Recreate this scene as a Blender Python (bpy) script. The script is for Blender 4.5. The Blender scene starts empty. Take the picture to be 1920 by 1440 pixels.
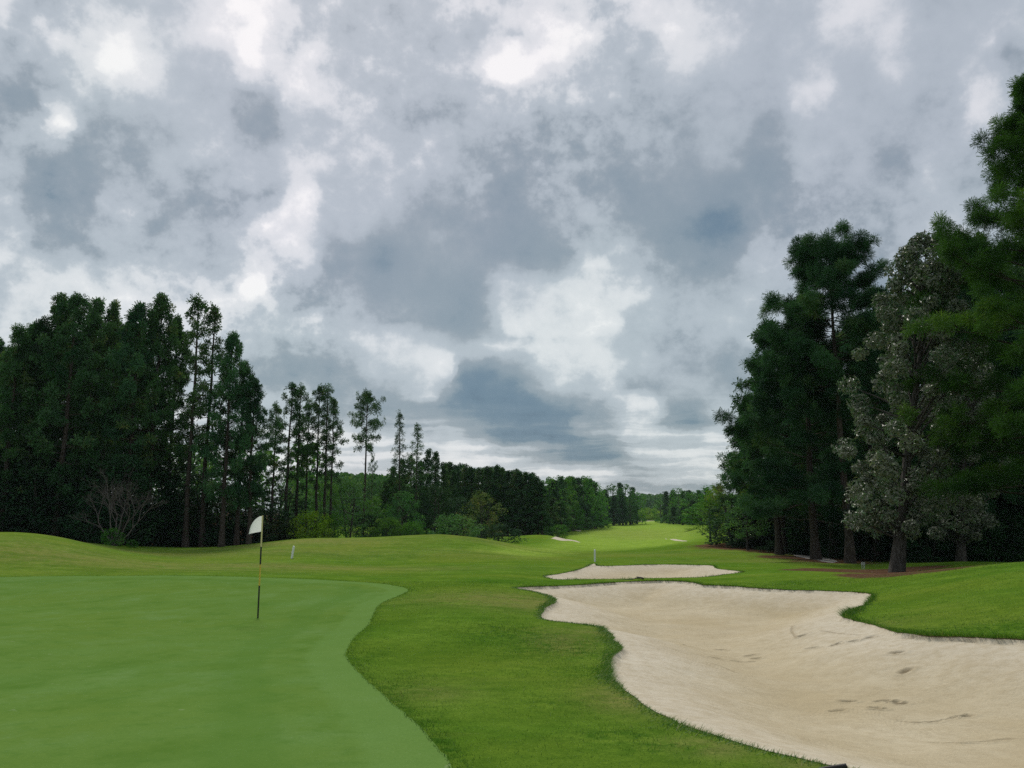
import bpy, math, random
import numpy as np
from mathutils import Vector
from mathutils.geometry import delaunay_2d_cdt

scene = bpy.context.scene
C = scene.collection
rad = math.radians

# ------------------------------------------------------------------ camera
F = 1520.0                      # focal length in pixels of a 1920 px wide frame
HORIZON = 955.0
PITCH = math.atan((HORIZON - 720) / F)
EYE = 1.65
cam_d = bpy.data.cameras.new('camera')
cam_d.sensor_width = 36.0
cam_d.lens = F / 1920 * 36
cam_d.clip_end = 6000
cam = bpy.data.objects.new('camera', cam_d)
C.objects.link(cam)
cam.location = (0, 0, EYE)
cam.rotation_euler = (rad(90) + PITCH, 0, 0)
scene.camera = cam

# ------------------------------------------------------------------ light and exposure
SUN_EL, SUN_AZ = rad(47), rad(-16)       # ahead of the camera, a little to the left
sun_d = bpy.data.lights.new('sun', 'SUN')
sun_d.energy = 1.5
sun_d.angle = rad(14)
sun_d.color = (1.0, 0.95, 0.87)
sun = bpy.data.objects.new('sun', sun_d)
C.objects.link(sun)
sv = Vector((math.sin(SUN_AZ) * math.cos(SUN_EL), math.cos(SUN_AZ) * math.cos(SUN_EL), math.sin(SUN_EL)))
sun.rotation_euler = sv.to_track_quat('Z', 'Y').to_euler()
scene.view_settings.view_transform = 'Standard'
scene.view_settings.look = 'None'
scene.view_settings.gamma = 1
scene.view_settings.use_curve_mapping = False
EXPOSURE = 0.9
scene.view_settings.exposure = EXPOSURE
cy = scene.cycles
cy.max_bounces = 5
cy.diffuse_bounces = 2
cy.volume_bounces = 0
cy.glossy_bounces = 2
cy.transmission_bounces = 3
cy.transparent_max_bounces = 6
cy.use_denoising = False


# ------------------------------------------------------------------ node helper
class NT:
    def __init__(s, tree):
        s.t = tree
        s.n = tree.nodes
        s.l = tree.links

    def new(s, kind, **kw):
        n = s.n.new(kind)
        for k, v in kw.items():
            setattr(n, k, v)
        return n

    def put(s, sock, v):
        if hasattr(v, 'is_output'):
            s.l.new(v, sock)
        else:
            sock.default_value = v

    def math(s, op, a, b=0.0, c=0.0, clamp=False):
        n = s.new('ShaderNodeMath', operation=op, use_clamp=clamp)
        s.put(n.inputs[0], a)
        s.put(n.inputs[1], b)
        s.put(n.inputs[2], c)
        return n.outputs[0]

    def vmath(s, op, a, b=(0, 0, 0)):
        n = s.new('ShaderNodeVectorMath', operation=op)
        s.put(n.inputs[0], a)
        s.put(n.inputs[1], b)
        return n.outputs[0]

    def maprange(s, v, a, b, c=0.0, d=1.0, kind='LINEAR'):
        n = s.new('ShaderNodeMapRange', interpolation_type=kind)
        n.clamp = True
        s.put(n.inputs[0], v)
        for i, q in enumerate((a, b, c, d)):
            s.put(n.inputs[i + 1], q)
        return n.outputs[0]

    def mix(s, f, a, b, blend='MIX'):
        n = s.new('ShaderNodeMix', data_type='RGBA', blend_type=blend)
        s.put(n.inputs[0], f)
        s.put(n.inputs[6], a)
        s.put(n.inputs[7], b)
        return n.outputs[2]

    def mixf(s, f, a, b):
        n = s.new('ShaderNodeMix', data_type='FLOAT')
        s.put(n.inputs[0], f)
        s.put(n.inputs[2], a)
        s.put(n.inputs[3], b)
        return n.outputs[0]

    def noise(s, vec, scale, detail=4, rough=0.5, dist=0.0, out=0):
        n = s.new('ShaderNodeTexNoise')
        s.put(n.inputs['Vector'], vec)
        n.inputs['Scale'].default_value = scale
        n.inputs['Detail'].default_value = detail
        n.inputs['Roughness'].default_value = rough
        n.inputs['Distortion'].default_value = dist
        return n.outputs[out]

    def ramp(s, v, stops):
        n = s.new('ShaderNodeValToRGB')
        els = n.color_ramp.elements
        while len(els) < len(stops):
            els.new(0.5)
        for e, (p, c) in zip(els, stops):
            e.position = p
            e.color = (c[0], c[1], c[2], 1)
        s.put(n.inputs[0], v)
        return n.outputs[0]

    def attr(s, name, out=2):
        n = s.new('ShaderNodeAttribute', attribute_name=name)
        return n.outputs[out]


def lin(r, g, b):
    f = lambda c: (c / 255 / 12.92) if c <= 10 else ((c / 255 + 0.055) / 1.055) ** 2.4
    return (f(r), f(g), f(b), 1)


# ------------------------------------------------------------------ projection helpers (find real places from a look at the photo)
def ray(px, py):
    xc, yc = (px - 960) / F, (720 - py) / F
    fwd = math.cos(PITCH) - math.sin(PITCH) * yc
    up = math.sin(PITCH) + math.cos(PITCH) * yc
    return xc / fwd, up / fwd            # x and z gained per metre of forward distance


def at(px, py, d):
    a, b = ray(px, py)
    return (a * d, d, EYE + b * d)


# ------------------------------------------------------------------ sky: a broken cloud deck seen from below
SKY_X = list(range(0, 1921, 80))
SKY = {
 -160: [190,180,180,178,180,195,205,185,180,178,180,190,190,205,200,200,195,185,175,178,190,185,175,178,180],
 0:   [205,172,185,172,178,212,228,180,178,180,180,208,185,225,208,210,200,185,172,176,205,185,172,175,178],
 60:  [178,205,210,215,185,195,232,192,170,175,178,172,192,232,200,200,210,182,172,180,185,193,175,178,182],
 120: [175,172,198,222,180,172,215,212,178,178,175,186,240,225,180,178,190,172,168,178,178,186,170,180,176],
 180: [165,166,184,180,188,172,166,206,190,175,172,170,205,195,180,165,165,172,168,196,170,170,160,185,176],
 240: [175,198,165,162,168,178,155,185,180,175,170,175,170,165,165,165,165,170,158,172,172,165,165,190,180],
 300: [178,155,158,168,172,178,184,195,184,190,186,174,160,165,165,165,160,165,150,178,172,162,188,165,175],
 360: [170,150,160,178,165,172,168,205,180,178,168,165,158,165,160,150,155,148,155,168,175,170,180,165,165],
 420: [168,155,165,178,165,165,192,212,172,172,165,160,150,155,160,150,145,136,160,165,170,170,175,165,165],
 480: [203,166,165,172,180,160,195,205,158,145,160,158,145,150,188,165,148,145,172,170,170,170,170,168,165],
 540: [178,208,200,208,185,192,228,172,172,150,150,148,180,190,195,188,165,165,170,170,170,170,170,170,170],
 600: [195,200,195,205,213,205,168,197,172,155,150,146,200,196,202,172,175,182,166,175,175,175,175,175,175],
 640: [190,195,190,200,205,190,165,172,178,190,178,160,180,184,180,168,168,170,165,170,175,175,175,175,175],
 680: [185,190,185,195,195,180,160,150,158,182,196,160,165,190,190,172,160,160,165,170,170,170,170,170,170],
 720: [180,180,180,185,185,175,165,165,154,156,186,132,134,180,182,155,168,165,165,170,170,170,170,170,170],
 780: [180,180,180,180,180,180,180,188,162,150,146,130,122,130,156,192,146,178,170,170,170,170,170,170,170],
 820: [185,185,185,185,185,185,190,195,190,178,180,165,128,122,150,180,165,180,175,175,175,175,175,175,175],
 850: [185,185,185,185,185,185,190,200,198,188,195,200,170,150,140,180,192,190,185,180,180,180,180,180,180],
 890: [180,180,180,180,180,180,180,185,175,180,185,188,192,188,178,168,180,178,178,178,178,178,178,178,178],
 940: [170,170,170,170,170,170,170,172,165,168,172,172,176,178,172,166,172,172,172,172,172,172,172,172,172],
}
# single puffs and holes of the deck: x, y, half width, half height, turn, change
PUFFS = [
 (45,42,70,13,-25,30),(105,85,45,12,-40,32),(110,230,28,26,0,45),(15,70,18,12,0,-22),(95,118,14,12,0,-28),(122,132,14,10,0,-30),
 (210,85,40,30,20,22),(190,130,22,26,0,18),(285,130,24,30,0,22),(245,45,25,12,0,12),(465,100,22,45,0,18),(445,30,28,14,-30,22),(430,48,24,14,0,-25),
 (500,20,40,26,0,12),(590,130,40,36,0,28),(560,170,26,18,0,14),(622,15,12,22,0,25),(590,45,26,24,0,-14),(515,215,28,40,-20,-18),
 (930,120,34,14,-10,50),(975,130,34,22,10,32),(1085,40,26,44,0,20),(1045,85,36,22,-35,20),(1010,155,34,16,20,16),(985,72,30,26,0,-26),(905,50,22,30,0,-14),
 (975,35,14,20,0,24),(1265,70,18,16,0,26),(1230,40,40,20,0,10),(1625,30,30,16,0,16),(1665,60,26,22,0,14),(1535,152,24,14,20,26),(1500,190,26,12,0,18),
 (1900,115,34,38,0,-22),(1860,180,36,26,-40,18),(1830,100,12,8,-30,16),
 (560,385,26,22,0,36),(530,445,34,18,35,44),(505,420,20,14,0,20),(488,512,18,26,0,34),(565,325,14,18,0,30),(505,365,20,20,0,-16),(590,605,26,22,0,34),(570,620,14,10,0,24),
 (195,392,26,14,-20,22),(270,402,22,14,0,20),(35,468,30,12,10,22),(90,505,26,14,15,24),(150,510,40,14,0,14),(270,515,24,12,0,20),(300,545,30,16,20,16),
 (460,545,40,16,-20,24),(360,560,50,20,0,8),(720,490,70,30,0,-10),(880,590,60,26,-15,-8),(800,620,70,14,0,-10),
 (1095,455,16,8,0,28),(1105,490,18,12,30,32),(1185,545,30,18,10,26),(955,520,26,26,0,20),(975,610,26,18,0,18),(1000,560,14,12,0,20),
 (1058,577,10,7,0,-34),(1025,595,8,14,0,-20),(1135,605,22,18,0,20),(1405,575,16,12,0,34),(1430,636,26,8,-15,34),(1300,420,50,20,-30,-10),(1360,420,40,46,-30,-14),
 (930,655,90,10,-3,26),(790,655,40,12,10,10),(835,690,30,30,40,28),(800,745,24,7,0,26),(1030,660,24,24,0,20),(1110,655,40,18,20,18),(1090,690,45,34,25,10),(1145,710,28,14,50,18),(1050,655,10,5,20,-22),
 (905,690,52,16,0,-34),(880,730,50,24,0,-16),(960,760,70,36,0,-12),(1040,775,60,22,15,-16),(1100,765,40,14,0,-14),
 (990,725,24,18,45,10),(1195,755,30,10,20,34),(1225,770,18,10,0,14),(1270,790,46,18,0,-18),(1300,815,70,7,4,22),(1100,800,22,12,30,26),(1140,820,60,12,0,-18),
 (830,805,30,8,20,22),(880,825,40,14,15,22),(930,850,60,8,5,16),(1060,834,50,6,-3,34),(1080,855,70,10,0,-32),(1140,858,40,10,0,-14),(1240,850,60,8,0,20),(1290,880,50,6,0,-20),
 (1010,885,60,6,0,14),(1130,890,50,6,0,16),(1200,905,60,6,0,-16),(760,720,16,8,0,-14),(600,820,40,20,0,12),(705,830,50,16,0,12),(640,700,60,18,10,-8),
]


def pix_of(az, el):
    x, y, z = math.sin(az) * math.cos(el), math.cos(az) * math.cos(el), math.sin(el)
    fw = y * math.cos(PITCH) + z * math.sin(PITCH)
    up = -y * math.sin(PITCH) + z * math.cos(PITCH)
    return 960 + F * x / fw, 720 - F * up / fw


def sky_value(px, py):
    ys = sorted(SKY)
    mean = 189.0
    qx = min(max(px, 0), 1920)
    qy = min(max(py, ys[0]), ys[-1])
    j = max(0, min(len(ys) - 2, sum(1 for y in ys if y <= qy) - 1))
    fy = (qy - ys[j]) / (ys[j + 1] - ys[j])
    i = min(23, int(qx // 80))
    fx = (qx - 80 * i) / 80
    sm = lambda t: t * t * (3 - 2 * t)
    fx, fy = sm(fx), sm(fy)
    a, b = SKY[ys[j]], SKY[ys[j + 1]]
    v = (a[i] * (1 - fx) + a[i + 1] * fx) * (1 - fy) + (b[i] * (1 - fx) + b[i + 1] * fx) * fy
    for (x, y, rx, ry, rot, dv) in PUFFS:
        dx, dy = px - x, py - y
        if abs(dx) > 260 or abs(dy) > 160:
            continue
        c, s = math.cos(rad(rot)), math.sin(rad(rot))
        u, w = (dx * c + dy * s) / rx, (-dx * s + dy * c) / ry
        v += (dv if dv > 0 else 0.55 * dv) * math.exp(-(u * u + w * w) ** 1.5 * 0.8)
    v += 13 * max(0, min(1, (225 - v) / 40)) + (8 if v < 125 else 0) * min(1, (125 - v) / 15)
    off = max(0, -px, px - 1920) / 250 + max(0, -160 - py) / 200
    return v + (mean - v) * min(1, off)


def build_world():
    w = bpy.data.worlds.new('World')
    scene.world = w
    w.use_nodes = True
    t = NT(w.node_tree)
    t.n.clear()
    out = t.new('ShaderNodeOutputWorld')
    tc = t.new('ShaderNodeTexCoord').outputs['Generated']
    d = t.vmath('NORMALIZE', tc)
    sep = t.new('ShaderNodeSeparateXYZ')
    t.put(sep.inputs[0], d)
    x, y, z = sep.outputs
    # cloud lumps crowd together towards the horizon
    lift = t.math('MULTIPLY', t.math('LOGARITHM', t.math('ADD', t.math('MAXIMUM', z, 0.0), 0.010), 2.71828), 0.035)
    comb = t.new('ShaderNodeCombineXYZ')
    t.put(comb.inputs[0], x)
    t.put(comb.inputs[1], y)
    t.put(comb.inputs[2], t.math('ADD', z, lift))
    deck = comb.outputs[0]
    warp = t.vmath('SUBTRACT', t.noise(deck, 15.0, 5, 0.62, 0.0, 1), (0.5, 0.5, 0.5))
    ws = t.new('ShaderNodeSeparateXYZ')
    t.put(ws.inputs[0], warp)
    az = t.math('ARCTAN2', x, y)
    el = t.math('ARCSINE', z)
    az = t.math('ADD', az, t.math('MULTIPLY', ws.outputs[0], 0.050))
    squeeze = t.maprange(z, 0.0, 0.35, 0.25, 1.0)
    el = t.math('ADD', el, t.math('MULTIPLY', t.math('MULTIPLY', ws.outputs[2], squeeze), 0.042))
    AZ0, AZ1, NA = rad(-46), rad(46), 93
    azn = t.maprange(az, AZ0, AZ1)
    els = [rad(e) for e in np.concatenate([np.arange(0, 12, 0.6), np.arange(12, 40.1, 1.0)])]
    acc = None
    for j, e in enumerate(els):
        fc = t.new('ShaderNodeFloatCurve')
        cv = fc.mapping.curves[0]
        vals = []
        for i in range(NA):
            px, py = pix_of(AZ0 + (AZ1 - AZ0) * i / (NA - 1), e)
            vals.append(sky_value(px, py) / 255)
        cv.points[0].location = (0, vals[0])
        cv.points[1].location = (1, vals[-1])
        for i in range(1, NA - 1):
            cv.points.new(i / (NA - 1), vals[i])
        fc.mapping.update()
        t.put(fc.inputs['Value'], azn)
        if acc is None:
            acc = fc.outputs[0]
        else:
            acc = t.mixf(t.maprange(el, els[j - 1], e), acc, fc.outputs[0])
    v = acc
    # behind the camera and overhead the deck goes on with its mean tone
    cosaz = t.math('DIVIDE', y, t.math('SQRT', t.math('ADD', t.math('MULTIPLY', x, x), t.math('MULTIPLY', y, y))))
    side = t.maprange(cosaz, 0.70, 0.82)
    high = t.maprange(z, 0.60, 0.72, 1.0, 0.0)
    inside = t.math('MULTIPLY', side, high)
    big = t.noise(deck, 1.4, 3, 0.5)
    other = t.math('ADD', 0.74, t.math('MULTIPLY', t.math('SUBTRACT', big, 0.5), 0.5))
    v = t.mixf(inside, other, v)
    # billows and wisps
    n1 = t.math('SUBTRACT', t.noise(deck, 9.0, 7, 0.62, 0.0), 0.5)
    n2 = t.math('SUBTRACT', t.noise(deck, 38.0, 5, 0.6, 0.0), 0.5)
    nb_ = t.noise(t.vmath('ADD', deck, (3.1, 1.7, 0.4)), 15.0, 5, 0.5, 0.0)
    puff = t.math('SUBTRACT', 0.10, t.math('ABSOLUTE', t.math('SUBTRACT', nb_, 0.5)))
    v = t.math('ADD', t.math('MULTIPLY', t.math('SUBTRACT', v, 0.72), 1.34), 0.678)
    amp = t.math('MULTIPLY', t.maprange(v, 0.42, 0.9, 0.26, 0.54), t.maprange(t.noise(deck, 3.2, 3, 0.5), 0.36, 0.64, 0.35, 1.25))
    v = t.math('ADD', v, t.math('MULTIPLY', n1, amp))
    v = t.math('ADD', v, t.math('MULTIPLY', n2, t.math('MULTIPLY', amp, 0.62)))
    v = t.math('ADD', v, t.math('MULTIPLY', puff, t.maprange(v, 0.62, 0.95, 0.08, 0.40)))
    bv = t.new('ShaderNodeCombineXYZ')
    t.put(bv.inputs[0], t.math('MULTIPLY', az, 5.0))
    t.put(bv.inputs[1], t.math('MULTIPLY', el, 62.0))
    band = t.math('SUBTRACT', t.noise(bv.outputs[0], 1.0, 4, 0.55), 0.5)
    v = t.math('ADD', v, t.math('MULTIPLY', band, t.maprange(z, 0.05, 0.17, 0.75, 0.0, 'SMOOTHSTEP')))
    step = t.math('SINE', t.math('MULTIPLY', v, 2 * math.pi * 7.0))
    v = t.math('SUBTRACT', v, t.math('MULTIPLY', step, 0.62 / (2 * math.pi * 7.0)))      # banks overlap: soft terraces with firmer edges
    col = t.ramp(v, [(0.30, lin(74, 98, 118)), (0.42, lin(96, 121, 140)), (0.52, lin(121, 139, 152)), (0.62, lin(149, 160, 169)),
                     (0.72, lin(178, 187, 195)), (0.80, lin(204, 209, 214)), (0.90, lin(229, 230, 232)), (1.0, lin(246, 245, 244))])
    hue = t.maprange(t.noise(deck, 2.0, 3, 0.5), 0.38, 0.62)
    col = t.mix(hue, t.mix(1.0, col, (0.985, 1.012, 0.985, 1), 'MULTIPLY'), t.mix(1.0, col, (1.012, 0.992, 1.008, 1), 'MULTIPLY'))
    bgc = t.new('ShaderNodeBackground')
    t.put(bgc.inputs[0], col)
    bgc.inputs[1].default_value = 2 ** -EXPOSURE
    sky = t.new('ShaderNodeTexSky', sky_type='NISHITA', sun_disc=False)
    sky.sun_elevation = SUN_EL
    sky.sun_rotation = SUN_AZ
    bgs = t.new('ShaderNodeBackground')
    t.put(bgs.inputs[0], sky.outputs[0])
    bgs.inputs[1].default_value = 0.08
    mx = t.new('ShaderNodeMixShader')
    mx.inputs[0].default_value = 0.94          # the deck covers nearly all of the blue
    t.l.new(bgs.outputs[0], mx.inputs[1])
    t.l.new(bgc.outputs[0], mx.inputs[2])
    t.l.new(mx.outputs[0], out.inputs[0])
    w.cycles.sampling_method = 'NONE'        # the deck is even enough to be found by the bounces alone


build_world()


# ------------------------------------------------------------------ mesh and object helpers
def mesh_np(name, verts, faces, mat=None, attrs=None, smooth=False):
    """faces: (n,3) or (n,4) array"""
    me = bpy.data.meshes.new(name)
    verts = np.asarray(verts, dtype=np.float32)
    faces = np.asarray(faces, dtype=np.int32)
    k = faces.shape[1]
    me.vertices.add(len(verts))
    me.vertices.foreach_set('co', verts.ravel())
    me.loops.add(faces.size)
    me.loops.foreach_set('vertex_index', faces.ravel())
    me.polygons.add(len(faces))
    me.polygons.foreach_set('loop_start', np.arange(0, faces.size, k, dtype=np.int32))
    me.polygons.foreach_set('use_smooth', np.full(len(faces), smooth, dtype=bool))
    me.update(calc_edges=True)
    if attrs:
        for an, av in attrs.items():
            a = me.attributes.new(an, 'FLOAT', 'POINT')
            a.data.foreach_set('value', np.asarray(av, dtype=np.float32))
    if mat:
        me.materials.append(mat)
    return me


def link(name, me, parent=None):
    o = bpy.data.objects.new(name, me)
    C.objects.link(o)
    if parent is not None:
        o.parent = parent
    return o


def tag(o, label=None, cat=None, group=None, kind=None):
    if label: o['label'] = label
    if cat: o['category'] = cat
    if group: o['group'] = group
    if kind: o['kind'] = kind
    return o


def tubes(paths, sides=6):
    """paths: list of (points, radii); returns verts, faces"""
    V, Q = [], []
    base = 0
    for pts, rr in paths:
        pts = np.asarray(pts, dtype=float)
        n = len(pts)
        tang = np.gradient(pts, axis=0)
        tang /= np.linalg.norm(tang, axis=1)[:, None] + 1e-9
        ref = np.array([1.0, 0, 0]) if abs(tang[0][0]) < 0.8 else np.array([0, 1.0, 0])
        for i in range(n):
            u = np.cross(tang[i], ref); u /= np.linalg.norm(u) + 1e-9
            w = np.cross(tang[i], u)
            for k in range(sides):
                a = 2 * math.pi * k / sides
                V.append(pts[i] + (u * math.cos(a) + w * math.sin(a)) * rr[i])
        for i in range(n - 1):
            for k in range(sides):
                a, b = base + i * sides + k, base + i * sides + (k + 1) % sides
                Q.append((a, b, b + sides, a + sides))
        base += n * sides
    return np.array(V), np.array(Q)


# ------------------------------------------------------------------ terrain height
CTRL = [  # px, py, distance: the ground seen at that pixel lies that far ahead
 (0,1440,5.4),(480,1440,5.4),(960,1440,5.4),(1300,1440,5.4),(1700,1440,5.45),(2200,1440,5.5),(-500,1440,5.4),
 (483,1157,16.5),(0,1160,16),(700,1157,16.3),(-400,1160,16),
 (0,1083,27),(300,1079,28),(600,1087,26.5),(765,1106,22.5),(-400,1085,26),
 (300,1052,38),(549,1046,41),(650,1042,45),(420,1040,45),
 (30,998,42),(-120,1004,40),(120,1009,43),(180,1022,45),(240,1032,47),(350,1033,52),(440,1025,56),(560,1010,60),(700,1008,62),(830,1002,60),(900,1009,61),(940,1016,64),(985,1020,70),
 (830,1040,46),(900,1062,36),(1000,1052,42),(1116,1054,41),(1000,1035,55),
 (800,1150,16.5),(900,1110,21.3),
 (1150,1235,11.5),(1310,1092,26.6),(1480,1105,23.8),(1625,1112,21.6),(1585,1155,16.8),(1700,1190,13.4),(1920,1200,11.9),(2100,1205,11),
 (1010,1150,17.2),(985,1105,23.5),(1060,1098,25.5),(1180,1088,28.5),
 (1920,1059,22),(1700,1076,25),(1500,1075,28.5),(1400,1074,31),(2150,1050,21),
 (1680,1074,33),(1600,1069,34.5),(1790,1053,38),(1700,1060,38),(1900,1066,46),(2200,1060,45),(1620,1066,39),
 (1530,1049,46),(1592,1056,43),(1450,1044,50),(1400,1031,60),(1330,1016,75),(1290,1017,78),(1180,1031,69),(1240,1042,54),(1500,1035,62),
 (1100,1021,95),(1100,1000,150),(1200,1000,150),(1200,990,200),(1200,980,300),(1200,975.5,420),(1230,1012,105),(1290,1003,130),
 (1030,1004,92),(1000,1011,84),(1060,1011,100),(1080,993,170),(1330,1004,112),(1300,985,190),(1130,986,230),
 (1200,968,700),(800,968,700),(1600,968,700),(300,968,700),(1200,962,1400),(500,962,1400),(1700,962,1400),
]
CTRLZ = [  # x, y, z
 (0,2.5,0.0),(-2,2.5,0),(2,2.5,0),(-2.5,8,-0.14),(0,8,-0.16),(2.0,8,-0.18),(0.2,11.5,-0.34),(-5,10,-0.25),(-1.5,12,-0.36),
 (-20,75,-1.8),(-10,80,-2.2),(-4,78,-1.9),(-40,90,-1.5),(-30,130,-2.5),(-10,140,-2.6),(30,130,-1.4),(40,80,-1.2),(-60,200,-2.5),(60,200,-1.5),(-40,50,-0.5),(45,45,-1.2),
 (-30,30,0.2),(-25,12,0),(25,12,0.2),(30,25,0.3),
]
cp = np.array([at(*c) for c in CTRL] + [tuple(c) for c in CTRLZ])


def warp_xy(x, y):
    r = np.sqrt(x * x + y * y) + 1e-6
    th = np.arctan2(x, np.maximum(y, 1e-6) * (y > 0) + y * (y <= 0))
    return th, r


def feat(x, y):
    th, r = warp_xy(x, y)
    th = np.clip(th, -0.9, 0.9)
    lr = np.log(np.clip(r, 2.0, 1800))
    return np.stack([th * 1.0, lr * 0.42], axis=-1)


def tps(d):
    return np.where(d > 1e-9, d * d * np.log(np.maximum(d, 1e-9)), 0)


fc_ = feat(cp[:, 0], cp[:, 1])
K = tps(np.linalg.norm(fc_[:, None] - fc_[None], axis=2)) + np.eye(len(cp)) * 2e-5
P_ = np.hstack([np.ones((len(cp), 1)), fc_])
A_ = np.vstack([np.hstack([K, P_]), np.hstack([P_.T, np.zeros((3, 3))])])
SOL = np.linalg.solve(A_, np.concatenate([cp[:, 2], np.zeros(3)]))


def _tps_eval(q):
    out = np.empty(len(q))
    for s in range(0, len(q), 20000):
        b = q[s:s + 20000]
        out[s:s + 20000] = tps(np.linalg.norm(b[:, None] - fc_[None], axis=2)) @ SOL[:-3] + SOL[-3] + b @ SOL[-2:]
    return out


def terrain(x, y):
    x = np.atleast_1d(np.asarray(x, float)); y = np.atleast_1d(np.asarray(y, float))
    th, r = warp_xy(x, y)
    z = _tps_eval(feat(x, y))
    # far to the sides and behind, ease to a quiet lawn level
    q = np.clip((np.abs(th) - 0.75) / 0.5, 0, 1)
    quiet = -0.0022 * np.minimum(r, 1500) - 0.05
    z = z * (1 - q) + quiet * q
    near = np.clip(r / 2.5, 0, 1)
    z = z * near
    z = z + 0.018 * np.sin(x * 0.9 + 0.4 * y) * np.sin(y * 0.55 - 0.3 * x + 1) * np.clip(r / 12, 0, 1)
    return z


def tz(x, y):
    return float(terrain(x, y)[0])


_ds = np.exp(np.linspace(math.log(2.0), math.log(900), 1600))


_seen = {}


def ground(px, py, drop=0.0):
    """first point of the ground along the sight line of a pixel"""
    key = (px, py, drop)
    if key not in _seen:
        _seen[key] = _ground(px, py, drop)
    return _seen[key]


def _ground(px, py, drop):
    a, b = ray(px, py)
    h = EYE + b * _ds - terrain(a * _ds, _ds) + drop
    idx = np.where(h <= 0)[0]
    if len(idx) == 0:
        return (a * 900, 900)
    i = idx[0]
    if i == 0:
        return (a * _ds[0], _ds[0])
    t = h[i - 1] / (h[i - 1] - h[i])
    d = _ds[i - 1] + (_ds[i] - _ds[i - 1]) * t
    return (a * d, d)


def smooth_poly(pts, step, jitter=0.0, seed=1, closed=True):
    """Catmull-Rom resample of a closed outline in metres"""
    rng = np.random.RandomState(seed)
    P = np.array(pts, float)
    n = len(P)
    out = []
    for i in range(n):
        p0, p1, p2, p3 = P[(i - 1) % n], P[i], P[(i + 1) % n], P[(i + 2) % n]
        m = max(2, int(np.linalg.norm(p2 - p1) / step))
        for k in range(m):
            t = k / m
            q = 0.5 * ((2 * p1) + (-p0 + p2) * t + (2 * p0 - 5 * p1 + 4 * p2 - p3) * t * t + (-p0 + 3 * p1 - 3 * p2 + p3) * t ** 3)
            out.append(q)
    out = np.array(out)
    if jitter:
        out = out + rng.normal(0, jitter, out.shape)
    return out


def inside(poly, x, y):
    r = np.zeros(len(x), bool)
    n = len(poly)
    for i in range(n):
        x1, y1 = poly[i]; x2, y2 = poly[(i + 1) % n]
        if y1 == y2:
            continue
        c = ((y1 > y) != (y2 > y)) & (x < (x2 - x1) * (y - y1) / (y2 - y1) + x1)
        r ^= c
    return r


def edge_dist(poly, x, y):
    best = np.full(len(x), 1e9)
    n = len(poly)
    for i in range(n):
        p, q = poly[i], poly[(i + 1) % n]
        v = q - p
        L = v @ v + 1e-12
        t = np.clip(((x - p[0]) * v[0] + (y - p[1]) * v[1]) / L, 0, 1)
        best = np.minimum(best, (x - p[0] - t * v[0]) ** 2 + (y - p[1] - t * v[1]) ** 2)
    return np.sqrt(best)


# outlines, traced on the ground
green_px = [(-420,1086),(-150,1084),(0,1082),(150,1080),(300,1079),(450,1081.5),(600,1087),(700,1093),(748,1099.5),(765,1106),(748,1117),(715,1131),(701,1150),(690,1172),(664,1196),(651,1217),(653,1237),(680,1268),(730,1312),(780,1356),(822,1402),(852,1440)]
green_poly = smooth_poly([ground(*p) for p in green_px] + [(-0.15, 4.2), (0.6, 2.0), (1.2, -2.0), (-4, -7), (-14, -4), (-19, 6), (-17, 18)], 0.12, 0.008)
b1_px = [(966,1102.5),(996,1108),(1032,1118),(1041,1128),(1020,1141),(1013,1157),(1035,1164),(1080,1169),(1128,1176),(1150,1196),(1165,1215),(1145,1232),(1148,1268),(1165,1288),(1205,1320),(1300,1367),(1440,1408),(1550,1434),(1640,1452),(1800,1500)]
b1_world = [ground(*p) for p in b1_px] + [(3.4, 3.6), (5.5, 4.0), (8.5, 6.5), (9.2, 9.5)]
b1_px2 = [(1985,1202),(1920,1199),(1800,1194),(1700,1188),(1640,1172),(1583,1157),(1605,1141),(1630,1127),(1628,1113),(1560,1108),(1480,1106),(1420,1103),(1370,1099),(1345,1098),(1316,1096.5),(1302,1092.5),(1250,1089),(1180,1090.5),(1110,1095),(1060,1098),(1020,1099.5),(985,1100.5)]
b1_world += [ground(*p) for p in b1_px2]
bunker1 = smooth_poly(b1_world, 0.22, 0.018, 3)
b2_px = [(1022,1080),(1050,1076),(1085,1068),(1113,1057),(1125,1061),(1180,1060),(1250,1058.5),(1330,1060),(1345,1066),(1392,1072),(1360,1077),(1318,1082),(1250,1083.5),(1180,1085),(1100,1086),(1040,1086)]
bunker2 = smooth_poly([ground(*p) for p in b2_px], 0.3, 0.02, 5)
path_px = [(1462,1031),(1478,1037),(1500,1044),(1540,1052),(1570,1053),(1540,1044),(1500,1037),(1480,1031)]
path_poly = smooth_poly([ground(*p) for p in path_px], 0.5)
slit_a = smooth_poly([ground(*p) for p in [(1036,1008.5),(1062,1011),(1085,1015.5),(1086,1017),(1060,1014),(1036,1010)]], 0.4)
slit_b = smooth_poly([ground(*p) for p in [(1066,990),(1078,992),(1090,995.5),(1084,996),(1070,993)]], 0.6)
slit_c = smooth_poly([ground(*p) for p in [(1185,975.6),(1203,975),(1232,976),(1215,977.4),(1190,977.4)]], 3)
slit_d = smooth_poly([ground(*p) for p in [(1248,1009.5),(1270,1011.5),(1288,1014),(1282,1015),(1258,1012)]], 0.5)

def px_poly(points):
    return np.array([ground(*p) for p in points])


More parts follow.
